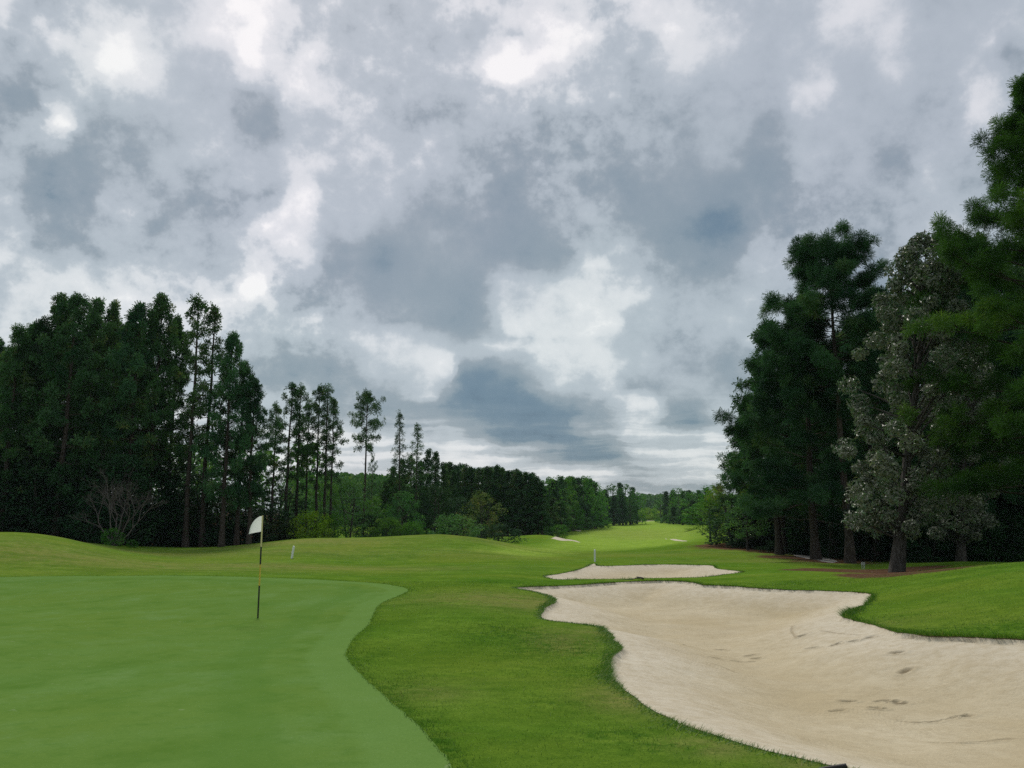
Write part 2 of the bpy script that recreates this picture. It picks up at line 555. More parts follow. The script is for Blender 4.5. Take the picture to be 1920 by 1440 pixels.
def build_ground():
    rng = np.random.RandomState(7)
    pts = []
    half = rad(41)
    r = 2.0
    k = 0
    while r < 1700:
        n = max(40, int(2 * half / rad(0.42))) if r > 4 else 90
        a = np.linspace(-half, half, n) + (k % 2) * half / n
        pts.append(np.stack([np.sin(a) * r, np.cos(a) * r], 1))
        r *= 1.0135
        k += 1
    r = 2.0
    while r < 1700:
        a = np.arange(half + rad(3), 2 * math.pi - half - rad(1), rad(5))
        pts.append(np.stack([np.sin(a) * r, np.cos(a) * r], 1))
        r *= 1.12
    pts.append(np.array([[0, 0], [0, 1.0], [0.8, 0], [-0.8, 0], [0, -1]]))
    P = np.vstack(pts)
    P = P + rng.normal(0, 1, P.shape) * (np.linalg.norm(P, axis=1)[:, None] * 0.0012)
    x0, x1, y0, y1 = bunker1[:, 0].min(), bunker1[:, 0].max(), bunker1[:, 1].min(), bunker1[:, 1].max()
    gx, gy = np.meshgrid(np.arange(x0, x1, 0.13), np.arange(y0, y1, 0.13))
    g = np.stack([gx.ravel(), gy.ravel()], 1)
    g = g[inside(bunker1, g[:, 0], g[:, 1])]
    P = np.vstack([P, g + rng.normal(0, 0.02, g.shape)])
    for k_, (fx, fy, ang, ln, wd, dp) in enumerate(footprints):
        e_ = 0.30 if k_ < n_prints else 0.075
        gx, gy = np.meshgrid(np.arange(-e_, e_ + 0.01, 0.03), np.arange(-e_, e_ + 0.01, 0.03))
        P = np.vstack([P, np.stack([gx.ravel() + fx, gy.ravel() + fy], 1)])
    polys = [green_poly, bunker1, bunker2, path_poly, slit_a, slit_b, slit_c, slit_d]
    edges = []
    base = len(P)
    keep = np.ones(len(P), bool)
    for q in polys:
        near_ = np.where((P[:, 0] > q[:, 0].min() - 0.1) & (P[:, 0] < q[:, 0].max() + 0.1) & (P[:, 1] > q[:, 1].min() - 0.1) & (P[:, 1] < q[:, 1].max() + 0.1))[0]
        keep[near_] &= edge_dist(q, P[near_, 0], P[near_, 1]) > 0.05
    P = P[keep]
    allp = [P]
    base = len(P)
    for q in polys:
        allp.append(q)
        edges += [(base + i, base + (i + 1) % len(q)) for i in range(len(q))]
        base += len(q)
    P = np.vstack(allp)
    vo, eo, fo, ov, oe, of = delaunay_2d_cdt([Vector(p) for p in P.tolist()], edges, [], 0, 1e-5)
    V = np.array([(v[0], v[1]) for v in vo])
    T = np.array([f for f in fo if len(f) == 3], dtype=np.int64)
    # make every triangle face up
    a, b, c = V[T[:, 0]], V[T[:, 1]], V[T[:, 2]]
    cr = (b[:, 0] - a[:, 0]) * (c[:, 1] - a[:, 1]) - (b[:, 1] - a[:, 1]) * (c[:, 0] - a[:, 0])
    T[cr < 0] = T[cr < 0][:, ::-1]
    T = T[np.abs(cr) > 1e-9]
    cen = V[T].mean(1)
    region = np.zeros(len(T), int)
    for i, q in enumerate(polys):
        region[inside(q, cen[:, 0], cen[:, 1])] = i + 1
    return V, T, region


def gauss_field(x, y, spots):
    f = np.zeros(len(x))
    for (px, py, rx, ry, a) in spots:
        gx, gy = ground(px, py)
        f = np.maximum(f, a * np.exp(-(((x - gx) / rx) ** 2 + ((y - gy) / ry) ** 2)))
    return f


rngf = np.random.RandomState(11)
footprints = []
for (px, py) in [(1288,1222),(1297,1221),(1342,1247),(1382,1247),(1411,1246),(1406,1236),(1418,1241),(1524,1243),(1507,1223),(1574,1244),(1566,1246),(1603,1246),(1632,1244),(1640,1241),(1685,1269),(1700,1287),(1570,1338),(1590,1320),(1640,1334),(1650,1336),(1655,1319),(1676,1322),(1808,1349),(1350,1222),(1220,1232),(1160,1225),(1690,1325)]:
    gx, gy = ground(px, py, 0.5)
    footprints.append((gx, gy, rngf.uniform(-0.5, 0.5), rngf.uniform(0.07, 0.105), rngf.uniform(0.038, 0.055), rngf.uniform(0.022, 0.040)))


n_prints = len(footprints)
for line_ in ([(1684,1356),(1715,1359),(1750,1359),(1785,1354),(1812,1347)], [(1735,1397),(1790,1399),(1845,1398),(1900,1393)], [(1540,1221),(1575,1229),(1612,1236)], [(1488,1200),(1486,1212),(1494,1224)],
              [(1620,1331),(1648,1336)], [(1340,1268),(1375,1276)], [(1700,1250),(1760,1256),(1830,1262)], [(1380,1120),(1430,1106)], [(1440,1122),(1475,1110)]):
    pts_ = [ground(p[0], p[1], 0.5) for p in line_]
    for (a_, b_) in zip(pts_, pts_[1:]):
        L_ = math.hypot(b_[0] - a_[0], b_[1] - a_[1])
        for k_ in range(max(1, int(L_ / 0.09))):
            q_ = (k_ + 0.5) / max(1, int(L_ / 0.09))
            footprints.append((a_[0] + (b_[0] - a_[0]) * q_, a_[1] + (b_[1] - a_[1]) * q_, math.atan2(b_[1] - a_[1], b_[0] - a_[0]), 0.10, 0.024, 0.010))


def sand_z(poly, x, y, z, depth, lip, run):
    d = edge_dist(poly, x, y)
    s = np.clip(d / run, 0, 1)
    s = s * s * (3 - 2 * s)
    return z - lip * np.clip(d / 0.04, 0, 1) - depth * s, d


# ------------------------------------------------------------------ materials
def new_mat(name):
    m = bpy.data.materials.new(name)
    m.use_nodes = True
    t = NT(m.node_tree)
    t.n.clear()
    out = t.new('ShaderNodeOutputMaterial')
    return m, t, out


def principled(t, out, col, rough=0.8, spec=0.3, bump=None):
    b = t.new('ShaderNodeBsdfPrincipled')
    t.put(b.inputs['Base Color'], col)
    t.put(b.inputs['Roughness'], rough)
    b.inputs['Specular IOR Level'].default_value = spec
    if bump is not None:
        t.put(b.inputs['Normal'], bump)
    t.l.new(b.outputs[0], out.inputs[0])
    return b


def bump(t, h, strength, dist):
    n = t.new('ShaderNodeBump')
    n.inputs['Strength'].default_value = strength
    n.inputs['Distance'].default_value = dist
    t.put(n.inputs['Height'], h)
    return n.outputs[0]


def turf_material(name, kind):
    m, t, out = new_mat(name)
    pos = t.new('ShaderNodeNewGeometry').outputs['Position']
    big = t.noise(pos, 0.16, 4, 0.55)
    mid = t.noise(pos, 0.9, 5, 0.6)
    pat = t.noise(pos, 4.0, 5, 0.65)
    fine = t.noise(pos, 45.0, 5, 0.7)
    grain = t.noise(pos, 160.0, 3, 0.7)
    if kind == 'green':
        c = t.mix(t.maprange(mid, 0.35, 0.65), (0.100, 0.186, 0.036, 1), (0.118, 0.210, 0.050, 1))
        c = t.mix(t.maprange(big, 0.35, 0.65), c, (0.122, 0.196, 0.034, 1))
        # faint mower passes
        w = t.new('ShaderNodeTexWave', wave_type='BANDS', bands_direction='X', wave_profile='SIN')
        mp = t.new('ShaderNodeMapping')
        t.put(mp.inputs[0], pos)
        mp.inputs['Rotation'].default_value = (0, 0, rad(52))
        t.l.new(mp.outputs[0], w.inputs['Vector'])
        w.inputs['Scale'].default_value = 0.30
        w.inputs['Distortion'].default_value = 2.5
        w.inputs['Detail Scale'].default_value = 0.5
        c = t.mix(t.math('MULTIPLY', w.outputs[1], 0.10), c, (0.14, 0.26, 0.08, 1))
        st = t.new('ShaderNodeMapping')
        t.put(st.inputs[0], pos)
        st.inputs['Rotation'].default_value = (0, 0, rad(20))
        st.inputs['Scale'].default_value = (0.9, 0.6, 1)
        sk = t.noise(st.outputs[0], 1.3, 7, 0.68)
        c = t.mix(t.maprange(sk, 0.52, 0.68, 0, 0.7), c, (0.074, 0.152, 0.022, 1))
        c = t.mix(t.maprange(sk, 0.47, 0.32, 0, 0.55), c, (0.148, 0.242, 0.080, 1))
        c = t.mix(t.maprange(pat, 0.52, 0.70, 0, 0.5), c, (0.072, 0.155, 0.026, 1))
        eg = t.math('ADD', t.attr('edge'), t.math('MULTIPLY', t.math('SUBTRACT', pat, 0.5), 0.25))
        c = t.mix(t.maprange(eg, 0.45, 0.62, 0.55, 0.0, 'SMOOTHSTEP'), c, (0.135, 0.235, 0.062, 1))
        lap = t.math('MULTIPLY', t.maprange(eg, 1.0, 1.12), t.maprange(eg, 1.7, 1.5))
        c = t.mix(t.math('MULTIPLY', lap, 0.38), c, (0.080, 0.165, 0.028, 1))
        mk = t.noise(pos, 5.5, 2, 0.5)
        c = t.mix(t.maprange(mk, 0.735, 0.76, 0, 0.5), c, (0.24, 0.30, 0.15, 1))
        c = t.mix(t.maprange(fine, 0.35, 0.68, 0, 0.42), c, (0.065, 0.145, 0.026, 1))
        c = t.mix(t.maprange(grain, 0.55, 0.75, 0, 0.22), c, (0.17, 0.27, 0.10, 1))
        nb = bump(t, t.math('ADD', fine, t.math('MULTIPLY', grain, 0.6)), 0.35, 0.008)
        principled(t, out, c, 0.95, 0.0, nb)
        return m
    c = t.mix(t.maprange(mid, 0.35, 0.66), (0.072, 0.165, 0.013, 1), (0.154, 0.265, 0.030, 1))
    c = t.mix(t.maprange(big, 0.42, 0.66, 0, 0.8), c, (0.172, 0.232, 0.027, 1))
    fair_sunlit = t.attr('fair')
    c = t.mix(fair_sunlit, c, t.mix(t.maprange(mid, 0.35, 0.65), (0.235, 0.365, 0.044, 1), (0.315, 0.440, 0.072, 1)))  # lighter fairway turf, with the sunlight on it put into the colour
    dry = t.attr('dry')
    dryf = t.math('MULTIPLY', dry, t.maprange(t.noise(pos, 2.2, 6, 0.7), 0.30, 0.52))
    c = t.mix(t.math('MULTIPLY', dryf, 0.9), c, (0.280, 0.240, 0.095, 1))
    lush_shade = t.attr('lush')
    lf = t.math('MULTIPLY', lush_shade, t.maprange(t.noise(pos, 6.0, 6, 0.7), 0.44, 0.60))
    c = t.mix(t.math('MULTIPLY', lf, 0.9), c, (0.030, 0.098, 0.009, 1))  # dark lush clumps, plus the painted shade band beside the green
    dist = t.attr('fade')
    c = t.mix(t.math('MULTIPLY', t.maprange(pat, 0.40, 0.62), 0.45), c, (0.056, 0.122, 0.012, 1))
    st = t.new('ShaderNodeMapping')
    t.put(st.inputs[0], pos)
    st.inputs['Rotation'].default_value = (0, 0, rad(8))
    st.inputs['Scale'].default_value = (0.10, 0.55, 1)
    sk = t.noise(st.outputs[0], 1.3, 6, 0.65)
    c = t.mix(t.maprange(sk, 0.50, 0.66, 0, 0.55), c, (0.066, 0.140, 0.012, 1))
    c = t.mix(t.maprange(sk, 0.46, 0.30, 0, 0.45), c, (0.190, 0.245, 0.040, 1))
    c = t.mix(t.math('MULTIPLY', t.maprange(fine, 0.36, 0.66), t.math('MULTIPLY', dist, 0.62)), c, (0.038, 0.092, 0.009, 1))
    c = t.mix(t.math('MULTIPLY', t.maprange(grain, 0.56, 0.78), t.math('MULTIPLY', dist, 0.42)), c, (0.205, 0.270, 0.072, 1))
    litter = t.attr('litter')
    lc = t.mix(t.maprange(t.noise(pos, 7.0, 6, 0.7), 0.35, 0.65), (0.058, 0.034, 0.020, 1), (0.150, 0.086, 0.052, 1))
    lm = t.maprange(t.math('ADD', litter, t.math('MULTIPLY', t.math('SUBTRACT', t.noise(pos, 1.3, 6, 0.7), 0.5), 0.9)), 0.42, 0.58)
    c = t.mix(lm, c, lc)
    nb = bump(t, t.math('ADD', t.math('MULTIPLY', pat, 1.2), t.math('ADD', fine, t.math('MULTIPLY', grain, 0.4))), 0.55, 0.03)
    principled(t, out, c, 0.95, 0.0, nb)
    return m


def sand_material():
    m, t, out = new_mat('bunker sand')
    pos = t.new('ShaderNodeNewGeometry').outputs['Position']
    n1 = t.noise(pos, 0.45, 5, 0.55)
    n2 = t.noise(pos, 6.0, 6, 0.65)
    n3 = t.noise(pos, 55.0, 4, 0.7)
    n4 = t.noise(pos, 26.0, 3, 0.6)
    c = t.mix(t.maprange(n1, 0.36, 0.64), (0.430, 0.355, 0.225, 1), (0.510, 0.440, 0.310, 1))
    edge = t.attr('edge')
    c = t.mix(t.maprange(t.math('ADD', edge, t.math('MULTIPLY', t.math('SUBTRACT', n2, 0.5), 0.7)), 0.0, 2.0, 0.6, 0.0, 'SMOOTHSTEP'), c, (0.590, 0.540, 0.455, 1))
    c = t.mix(t.maprange(n2, 0.42, 0.66, 0, 0.45), c, (0.360, 0.290, 0.180, 1))
    c = t.mix(t.maprange(n3, 0.52, 0.80, 0, 0.25), c, (0.31, 0.26, 0.18, 1))
    c = t.mix(t.maprange(n4, 0.70, 0.75, 0, 0.55), c, (0.16, 0.125, 0.075, 1))
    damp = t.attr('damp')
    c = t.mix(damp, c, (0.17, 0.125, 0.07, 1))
    w = t.new('ShaderNodeTexWave', wave_type='BANDS', bands_direction='X')
    cmb = t.new('ShaderNodeCombineXYZ')
    t.put(cmb.inputs[0], t.math('ADD', edge, t.math('MULTIPLY', n1, 1.5)))
    t.l.new(cmb.outputs[0], w.inputs['Vector'])
    w.inputs['Scale'].default_value = 5.0
    rk = t.math('MULTIPLY', w.outputs[1], t.maprange(t.noise(pos, 0.8, 3, 0.5), 0.45, 0.65, 0.0, 0.8))
    c = t.mix(t.math('MULTIPLY', rk, 0.22), c, (0.27, 0.22, 0.14, 1))
    h = t.math('ADD', t.math('MULTIPLY', n2, 1.6), t.math('ADD', t.math('MULTIPLY', n4, 0.7), t.math('ADD', t.math('MULTIPLY', n3, 0.35), t.math('MULTIPLY', rk, 0.3))))
    principled(t, out, c, 0.95, 0.1, bump(t, h, 0.4, 0.035))
    return m


def soil_material():
    m, t, out = new_mat('bunker lip soil')
    pos = t.new('ShaderNodeNewGeometry').outputs['Position']
    n = t.noise(pos, 14.0, 5, 0.7)
    c = t.mix(t.maprange(n, 0.35, 0.65), (0.060, 0.045, 0.022, 1), (0.16, 0.125, 0.065, 1))
    principled(t, out, c, 0.95, 0.1, bump(t, n, 0.8, 0.03))
    return m


def plain(name, col, rough=0.6, spec=0.4, var=0.12, scale=20.0):
    m, t, out = new_mat(name)
    pos = t.new('ShaderNodeNewGeometry').outputs['Position']
    n = t.noise(pos, scale, 4, 0.6)
    dark = tuple(c * (1 - var) for c in col) + (1,)
    lite = tuple(min(1, c * (1 + var)) for c in col) + (1,)
    principled(t, out, t.mix(t.maprange(n, 0.3, 0.7), dark, lite), rough, spec)
    return m


def foliage_material(name, a, b, c, trans=0.25, rough=0.55, spec=0.25, back=None):
    """a, b: usual leaf colours; c: a rarer third one; chosen leaf by leaf through 'tint' and tree by tree"""
    m, t, out = new_mat(name)
    tint = t.attr('tint')
    rnd = t.new('ShaderNodeObjectInfo').outputs['Random']
    col = t.mix(tint, a + (1,), b + (1,))
    col = t.mix(t.maprange(tint, 0.86, 1.0, 0, 0.8), col, c + (1,))
    hs = t.new('ShaderNodeHueSaturation')
    hs.inputs['Hue'].default_value = 0.5
    t.put(hs.inputs['Hue'], t.maprange(rnd, 0, 1, 0.485, 0.512))
    t.put(hs.inputs['Value'], t.maprange(t.math('FRACT', t.math('MULTIPLY', rnd, 7.31)), 0, 1, 0.78, 1.22))
    t.put(hs.inputs['Color'], col)
    col = hs.outputs[0]
    if back:
        bf = t.new('ShaderNodeNewGeometry').outputs['Backfacing']
        col = t.mix(bf, col, back + (1,))
    b_ = t.new('ShaderNodeBsdfPrincipled')
    t.put(b_.inputs['Base Color'], col)
    b_.inputs['Roughness'].default_value = rough
    b_.inputs['Specular IOR Level'].default_value = spec
    tr = t.new('ShaderNodeBsdfTranslucent')
    t.put(tr.inputs[0], t.mix(1.0, col, (1.15, 1.2, 0.55, 1), 'MULTIPLY'))
    mx = t.new('ShaderNodeMixShader')
    mx.inputs[0].default_value = trans
    t.l.new(b_.outputs[0], mx.inputs[1])
    t.l.new(tr.outputs[0], mx.inputs[2])
    t.l.new(mx.outputs[0], out.inputs[0])
    return m


def bark_material(name, a, b):
    m, t, out = new_mat(name)
    pos = t.new('ShaderNodeTexCoord').outputs['Object']
    mp = t.new('ShaderNodeMapping')
    t.put(mp.inputs[0], pos)
    mp.inputs['Scale'].default_value = (9, 9, 2.2)
    n = t.noise(mp.outputs[0], 1.6, 5, 0.65, 0.4)
    c = t.mix(t.maprange(n, 0.36, 0.62), a + (1,), b + (1,))
    principled(t, out, c, 0.9, 0.15, bump(t, n, 0.9, 0.04))
    return m


M = {}
M['green'] = turf_material('putting green turf', 'green')
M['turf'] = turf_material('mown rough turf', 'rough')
M['sand'] = sand_material()
M['soil'] = soil_material()
M['path'] = plain('cart path concrete', (0.30, 0.28, 0.25), 0.9, 0.2, 0.2, 3)
M['pine'] = foliage_material('pine needles', (0.014, 0.056, 0.018), (0.088, 0.190, 0.062), (0.180, 0.190, 0.058), 0.20, 0.8, 0.05)
M['pine_cool'] = foliage_material('blue green pine needles', (0.011, 0.050, 0.021), (0.072, 0.172, 0.066), (0.125, 0.180, 0.064), 0.18, 0.8, 0.05)
M['pine_bright'] = foliage_material('bright pine needles', (0.014, 0.055, 0.014), (0.062, 0.155, 0.026), (0.125, 0.225, 0.035), 0.25, 0.8, 0.05)
M['magnolia'] = foliage_material('glossy magnolia leaves', (0.036, 0.100, 0.044), (0.165, 0.245, 0.130), (0.290, 0.300, 0.205), 0.08, 0.46, 0.55, (0.150, 0.165, 0.110))
M['leaf'] = foliage_material('broad leaves', (0.030, 0.125, 0.018), (0.115, 0.280, 0.046), (0.190, 0.290, 0.058), 0.30, 0.8, 0.05)
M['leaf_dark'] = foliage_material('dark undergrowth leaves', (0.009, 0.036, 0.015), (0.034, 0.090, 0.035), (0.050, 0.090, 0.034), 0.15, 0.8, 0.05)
M['leaf_grey'] = foliage_material('grey green leaves', (0.042, 0.150, 0.046), (0.130, 0.300, 0.100), (0.200, 0.310, 0.108), 0.25, 0.8, 0.05)
M['leaf_yellow'] = foliage_material('yellow green leaves', (0.135, 0.265, 0.018), (0.230, 0.370, 0.032), (0.28, 0.36, 0.040), 0.38, 0.8, 0.05)
M['leaf_rust'] = foliage_material('rust tinged leaves', (0.060, 0.125, 0.032), (0.165, 0.190, 0.066), (0.250, 0.170, 0.080), 0.25, 0.8, 0.05)
M['far'] = foliage_material('far woodland leaves', (0.028, 0.115, 0.030), (0.092, 0.225, 0.052), (0.160, 0.270, 0.064), 0.22, 0.8, 0.05)
M['bark'] = bark_material('pine bark', (0.030, 0.023, 0.019), (0.085, 0.068, 0.056))
M['bark_dark'] = bark_material('dark furrowed bark', (0.030, 0.026, 0.022), (0.095, 0.085, 0.075))
M['bark_grey'] = bark_material('grey twig bark', (0.085, 0.072, 0.064), (0.155, 0.132, 0.118))
M['blade'] = foliage_material('grass blades', (0.034, 0.105, 0.009), (0.110, 0.205, 0.024), (0.30, 0.26, 0.10), 0.3, 0.6, 0.15)
M['white'] = plain('white painted plastic', (0.78, 0.79, 0.77), 0.45, 0.4, 0.05)
def cloth_material():
    m, t, out = new_mat('thin white flag cloth')
    pos = t.new('ShaderNodeNewGeometry').outputs['Position']
    c = t.mix(t.noise(pos, 60, 3), (0.84, 0.84, 0.83, 1), (0.90, 0.90, 0.89, 1))
    d1 = t.new('ShaderNodeBsdfDiffuse'); t.put(d1.inputs[0], c)
    d2 = t.new('ShaderNodeBsdfTranslucent'); t.put(d2.inputs[0], c)
    mx = t.new('ShaderNodeMixShader'); mx.inputs[0].default_value = 0.5
    t.l.new(d1.outputs[0], mx.inputs[1]); t.l.new(d2.outputs[0], mx.inputs[2]); t.l.new(mx.outputs[0], out.inputs[0])
    return m


M['marker'] = plain('weathered white plastic', (0.42, 0.43, 0.42), 0.6, 0.3, 0.1)
M['flag'] = cloth_material()
M['black'] = plain('black fibreglass', (0.018, 0.018, 0.016), 0.35, 0.5, 0.15)
M['yellow'] = plain('yellow fibreglass', (0.62, 0.46, 0.06), 0.4, 0.5, 0.06)
M['cream'] = plain('faded cream yellow fibreglass', (0.66, 0.58, 0.28), 0.4, 0.5, 0.06)
M['rubber'] = plain('dark weathered plastic', (0.022, 0.020, 0.018), 0.6, 0.3, 0.2)
M['pole'] = plain('dark wooden handle', (0.040, 0.034, 0.026), 0.6, 0.3, 0.2)
M['hole'] = plain('hole liner', (0.03, 0.035, 0.02), 0.8, 0.1, 0.1)

# ------------------------------------------------------------------ the ground and its surfaces
V, T, region = build_ground()
zt = terrain(V[:, 0], V[:, 1])


def sub(mask):
    tt = T[mask]
    used, inv = np.unique(tt, return_inverse=True)
    return used, inv.reshape(tt.shape)


dry_spots = [(980,1128,2.6,2.0,0.9),(1060,1200,0.6,1.5,0.7),(1180,1310,0.45,0.9,0.9),(1330,1400,0.3,0.35,0.8),(1130,1185,0.8,0.8,0.7),(1500,1434,0.3,0.2,0.6),(500,1060,9,2.5,0.8),(200,1052,10,4,0.7),(560,1016,7,4,0.8),(640,1018,6,4,0.5),(350,1040,14,4,0.6),
 (900,1040,8,4,0.35),(1440,1052,7,3,0.45),(1230,1040,9,6,0.35),(810,1300,0.5,0.8,0.4),(1640,1170,0.8,0.6,0.4),(60,1030,12,6,0.5),(1180,1000,10,30,0.4),(880,1008,7,4,0.5)]
lush_shade_spots = [(960,1190,0.9,1.4,1.0),(1050,1215,1.0,1.3,1.0),(1110,1265,0.5,1.0,0.8),(1050,1320,0.5,0.7,0.6),(1150,1380,0.5,0.35,1.0),(1225,1400,0.4,0.3,0.9),(740,1290,0.35,1.2,0.8),(800,1360,0.3,0.9,0.8),(690,1235,0.3,1.2,0.7),  # spots along the green edge paint the fringe's shade
 (1750,1185,2.2,0.8,0.9),(1850,1180,2.4,1.0,0.9),(1640,1165,1.0,0.8,0.8),(1400,1100,4,1.2,0.7),(1000,1090,4,1.5,0.6),(1180,1078,4,1.0,0.5),(660,1045,8,2,0.6),(700,1080,4,1.5,0.5),(1250,1030,14,5,0.6)]
litter_spots = [(1640,1071,3.0,2.5,1.4),(1575,1071,2.4,2.0,1.2),(1700,1073,2.2,2.2,1.3),(1470,1030,7,8,1.3),(1520,1040,5,5,1.2),(1420,1026,5,5,0.9),(1530,1046,4,5,1.0),(1560,1052,3,3,0.8)]


def ground_attrs(x, y):
    r = np.hypot(x, y)
    a = {}
    a['fade'] = np.clip(1.15 - r / 60, 0.15, 1)
    a['dry'] = gauss_field(x, y, dry_spots)
    dgr = np.full(len(x), 99.0)
    nr = (r < 42) & (x < 8)
    dgr[nr] = edge_dist(green_poly[::2], x[nr], y[nr])
    a['lush'] = np.maximum(gauss_field(x, y, lush_shade_spots), np.clip(1.9 - 0.11 * r, 0.45, 1.3) * np.exp(-(dgr / np.clip(0.02 * r, 0.16, 0.45)) ** 2))  # band along the green edge paints the longer grass's shade into the colour
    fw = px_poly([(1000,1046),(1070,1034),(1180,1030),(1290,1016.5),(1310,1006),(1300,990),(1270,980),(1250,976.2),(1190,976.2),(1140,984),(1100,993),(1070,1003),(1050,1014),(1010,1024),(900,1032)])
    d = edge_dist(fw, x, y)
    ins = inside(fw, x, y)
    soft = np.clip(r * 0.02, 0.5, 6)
    a['fair'] = np.clip(0.5 + np.where(ins, d, -d) / (2 * soft), 0, 1)  # mask of the fairway turf that is painted sunlit
    lit = gauss_field(x, y, litter_spots)
    # the floor of the two woods
    left = np.clip((-0.265 - x / np.maximum(y, 1)) * 25, 0, 1) * np.clip((y - (59 - 0.25 * np.abs(x + 20))) / 4, 0, 1)
    right = np.clip((x / np.maximum(y, 1) - 0.34) * 30, 0, 1) * np.clip((y - 46) / 4, 0, 1)
    a['litter'] = np.maximum(lit, np.maximum(left, right) * 1.2)
    return a


# grass of the whole course (everything that is not green, sand or path)
u, f = sub(region == 0)
x, y = V[u, 0], V[u, 1]
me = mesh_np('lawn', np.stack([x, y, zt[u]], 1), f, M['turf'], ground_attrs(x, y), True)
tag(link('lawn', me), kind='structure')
u, f = sub(region == 1)
dg = edge_dist(green_poly, V[u, 0], V[u, 1])
me = mesh_np('putting_green', np.stack([V[u, 0], V[u, 1], zt[u] - 0.018 * np.clip(dg / 0.04, 0, 1)], 1), f, M['green'], {'edge': dg}, True)
tag(link('putting_green', me), kind='structure')
rs = np.random.RandomState(4)
for idx, (poly, nm, depth, lip, run) in enumerate([(bunker1, 'greenside_bunker_sand', 0.40, 0.07, 2.6), (bunker2, 'far_bunker_sand', 0.26, 0.06, 2.2)]):
    u, f = sub(region == idx + 2)
    x, y = V[u, 0], V[u, 1]
    z, d = sand_z(poly, x, y, zt[u], depth, lip, run)
    damp = np.zeros(len(x))
    for (fx, fy, ang, ln, wd, dp) in footprints:
        c, s = math.cos(ang), math.sin(ang)
        a, b = ((x - fx) * c + (y - fy) * s) / ln, (-(x - fx) * s + (y - fy) * c) / wd
        q = a * a + b * b
        z = z - dp * np.exp(-q) + dp * 0.45 * np.exp(-(np.sqrt(q) - 1.7) ** 2 * 4)
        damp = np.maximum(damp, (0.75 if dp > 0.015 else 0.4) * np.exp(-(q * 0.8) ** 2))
    z = z + 0.012 * np.sin(x * 5.1 + 1.7 * np.sin(y * 2)) * np.sin(y * 4.3 + x) * np.clip(d, 0, 1)
    me = mesh_np(nm, np.stack([x, y, z], 1), f, M['sand'], {'edge': d, 'damp': damp}, True)
    tag(link(nm, me), kind='structure')
u, f = sub(region == 4)
tag(link('cart_path', mesh_np('cart_path', np.stack([V[u, 0], V[u, 1], zt[u] + 0.004], 1), f, M['path'], None, True)), kind='structure')
u, f = sub(region >= 5)
tag(link('fairway_bunker_sand', mesh_np('fairway_bunker_sand', np.stack([V[u, 0], V[u, 1], zt[u]], 1), f, M['sand'], {'edge': np.full(len(u), 0.3), 'damp': np.zeros(len(u))}, True)), kind='structure')


# cut soil face under the turf edge of each bunker
def lip_wall():
    VV, FF = [], []
    base = 0
    for poly in (bunker1, bunker2):
        n = len(poly)
        zz = terrain(poly[:, 0], poly[:, 1])
        nx = np.roll(poly, -1, 0) - np.roll(poly, 1, 0)
        nrm = np.stack([nx[:, 1], -nx[:, 0]], 1)
        nrm /= np.linalg.norm(nrm, axis=1)[:, None] + 1e-9
        test = inside(poly, poly[:, 0] + nrm[:, 0] * 0.05, poly[:, 1] + nrm[:, 1] * 0.05)
        nrm[~test] *= -1                                   # into the bunker
        rr = np.random.RandomState(8)
        for off, dz in ((0.004, 0.004), (0.018, -0.04), (0.030, -0.11)):
            j = rr.normal(0, 0.006, n) if dz < 0 else np.zeros(n)
            VV.append(np.stack([poly[:, 0] + nrm[:, 0] * (off + j), poly[:, 1] + nrm[:, 1] * (off + j), zz + dz], 1))
        for k in range(2):
            for i in range(n):
                a, b = base + k * n + i, base + k * n + (i + 1) % n
                FF.append((a, b, b + n, a + n))
        base += 3 * n
    tag(link('bunker_lip_soil', mesh_np('bunker_lip_soil', np.vstack(VV), np.array(FF), M['soil'], None, True)), kind='structure')


lip_wall()

# ------------------------------------------------------------------ short blades: along the bunker lips and in the nearest rough
def blades(name, bx, by, bz, h, w, lean, seed, dry=None, lush_shade=None):
    rng = np.random.RandomState(seed)
    n = len(bx)
    a = rng.uniform(0, 2 * math.pi, n)
    la = rng.uniform(0, 2 * math.pi, n)
    base = np.stack([bx, by, bz], 1)
    side = np.stack([np.cos(a), np.sin(a), np.zeros(n)], 1) * (w / 2)[:, None]
    tip = base + np.stack([np.cos(la) * lean, np.sin(la) * lean, np.ones(n)], 1) * h[:, None] if np.isscalar(lean) or lean.ndim == 1 else base + lean * h[:, None]
    Vv = np.stack([base - side, base + side, tip], 1).reshape(-1, 3)
    Ff = np.arange(3 * n).reshape(-1, 3)
    tw = rng.uniform(0, 1, n)
    if dry is not None:
        tw = np.where(rng.uniform(0, 1, n) < dry * 0.9, 1.0, tw * 0.9 * (1 - 0.85 * np.clip(lush_shade, 0, 1)))
    tint = np.repeat(tw, 3)
    return mesh_np(name, Vv, Ff, M['blade'], {'tint': tint})


lip_spots = [(1150,1200,0.5,1.6,0.8),(1152,1272,0.5,0.9,0.7),(1036,1125,0.7,1.4,0.6),(1720,1192,2.2,1.0,1.2),(1600,1150,1.0,1.5,1.2),(1880,1200,2.0,0.8,1.2),(1300,1366,0.3,0.3,0.7)]


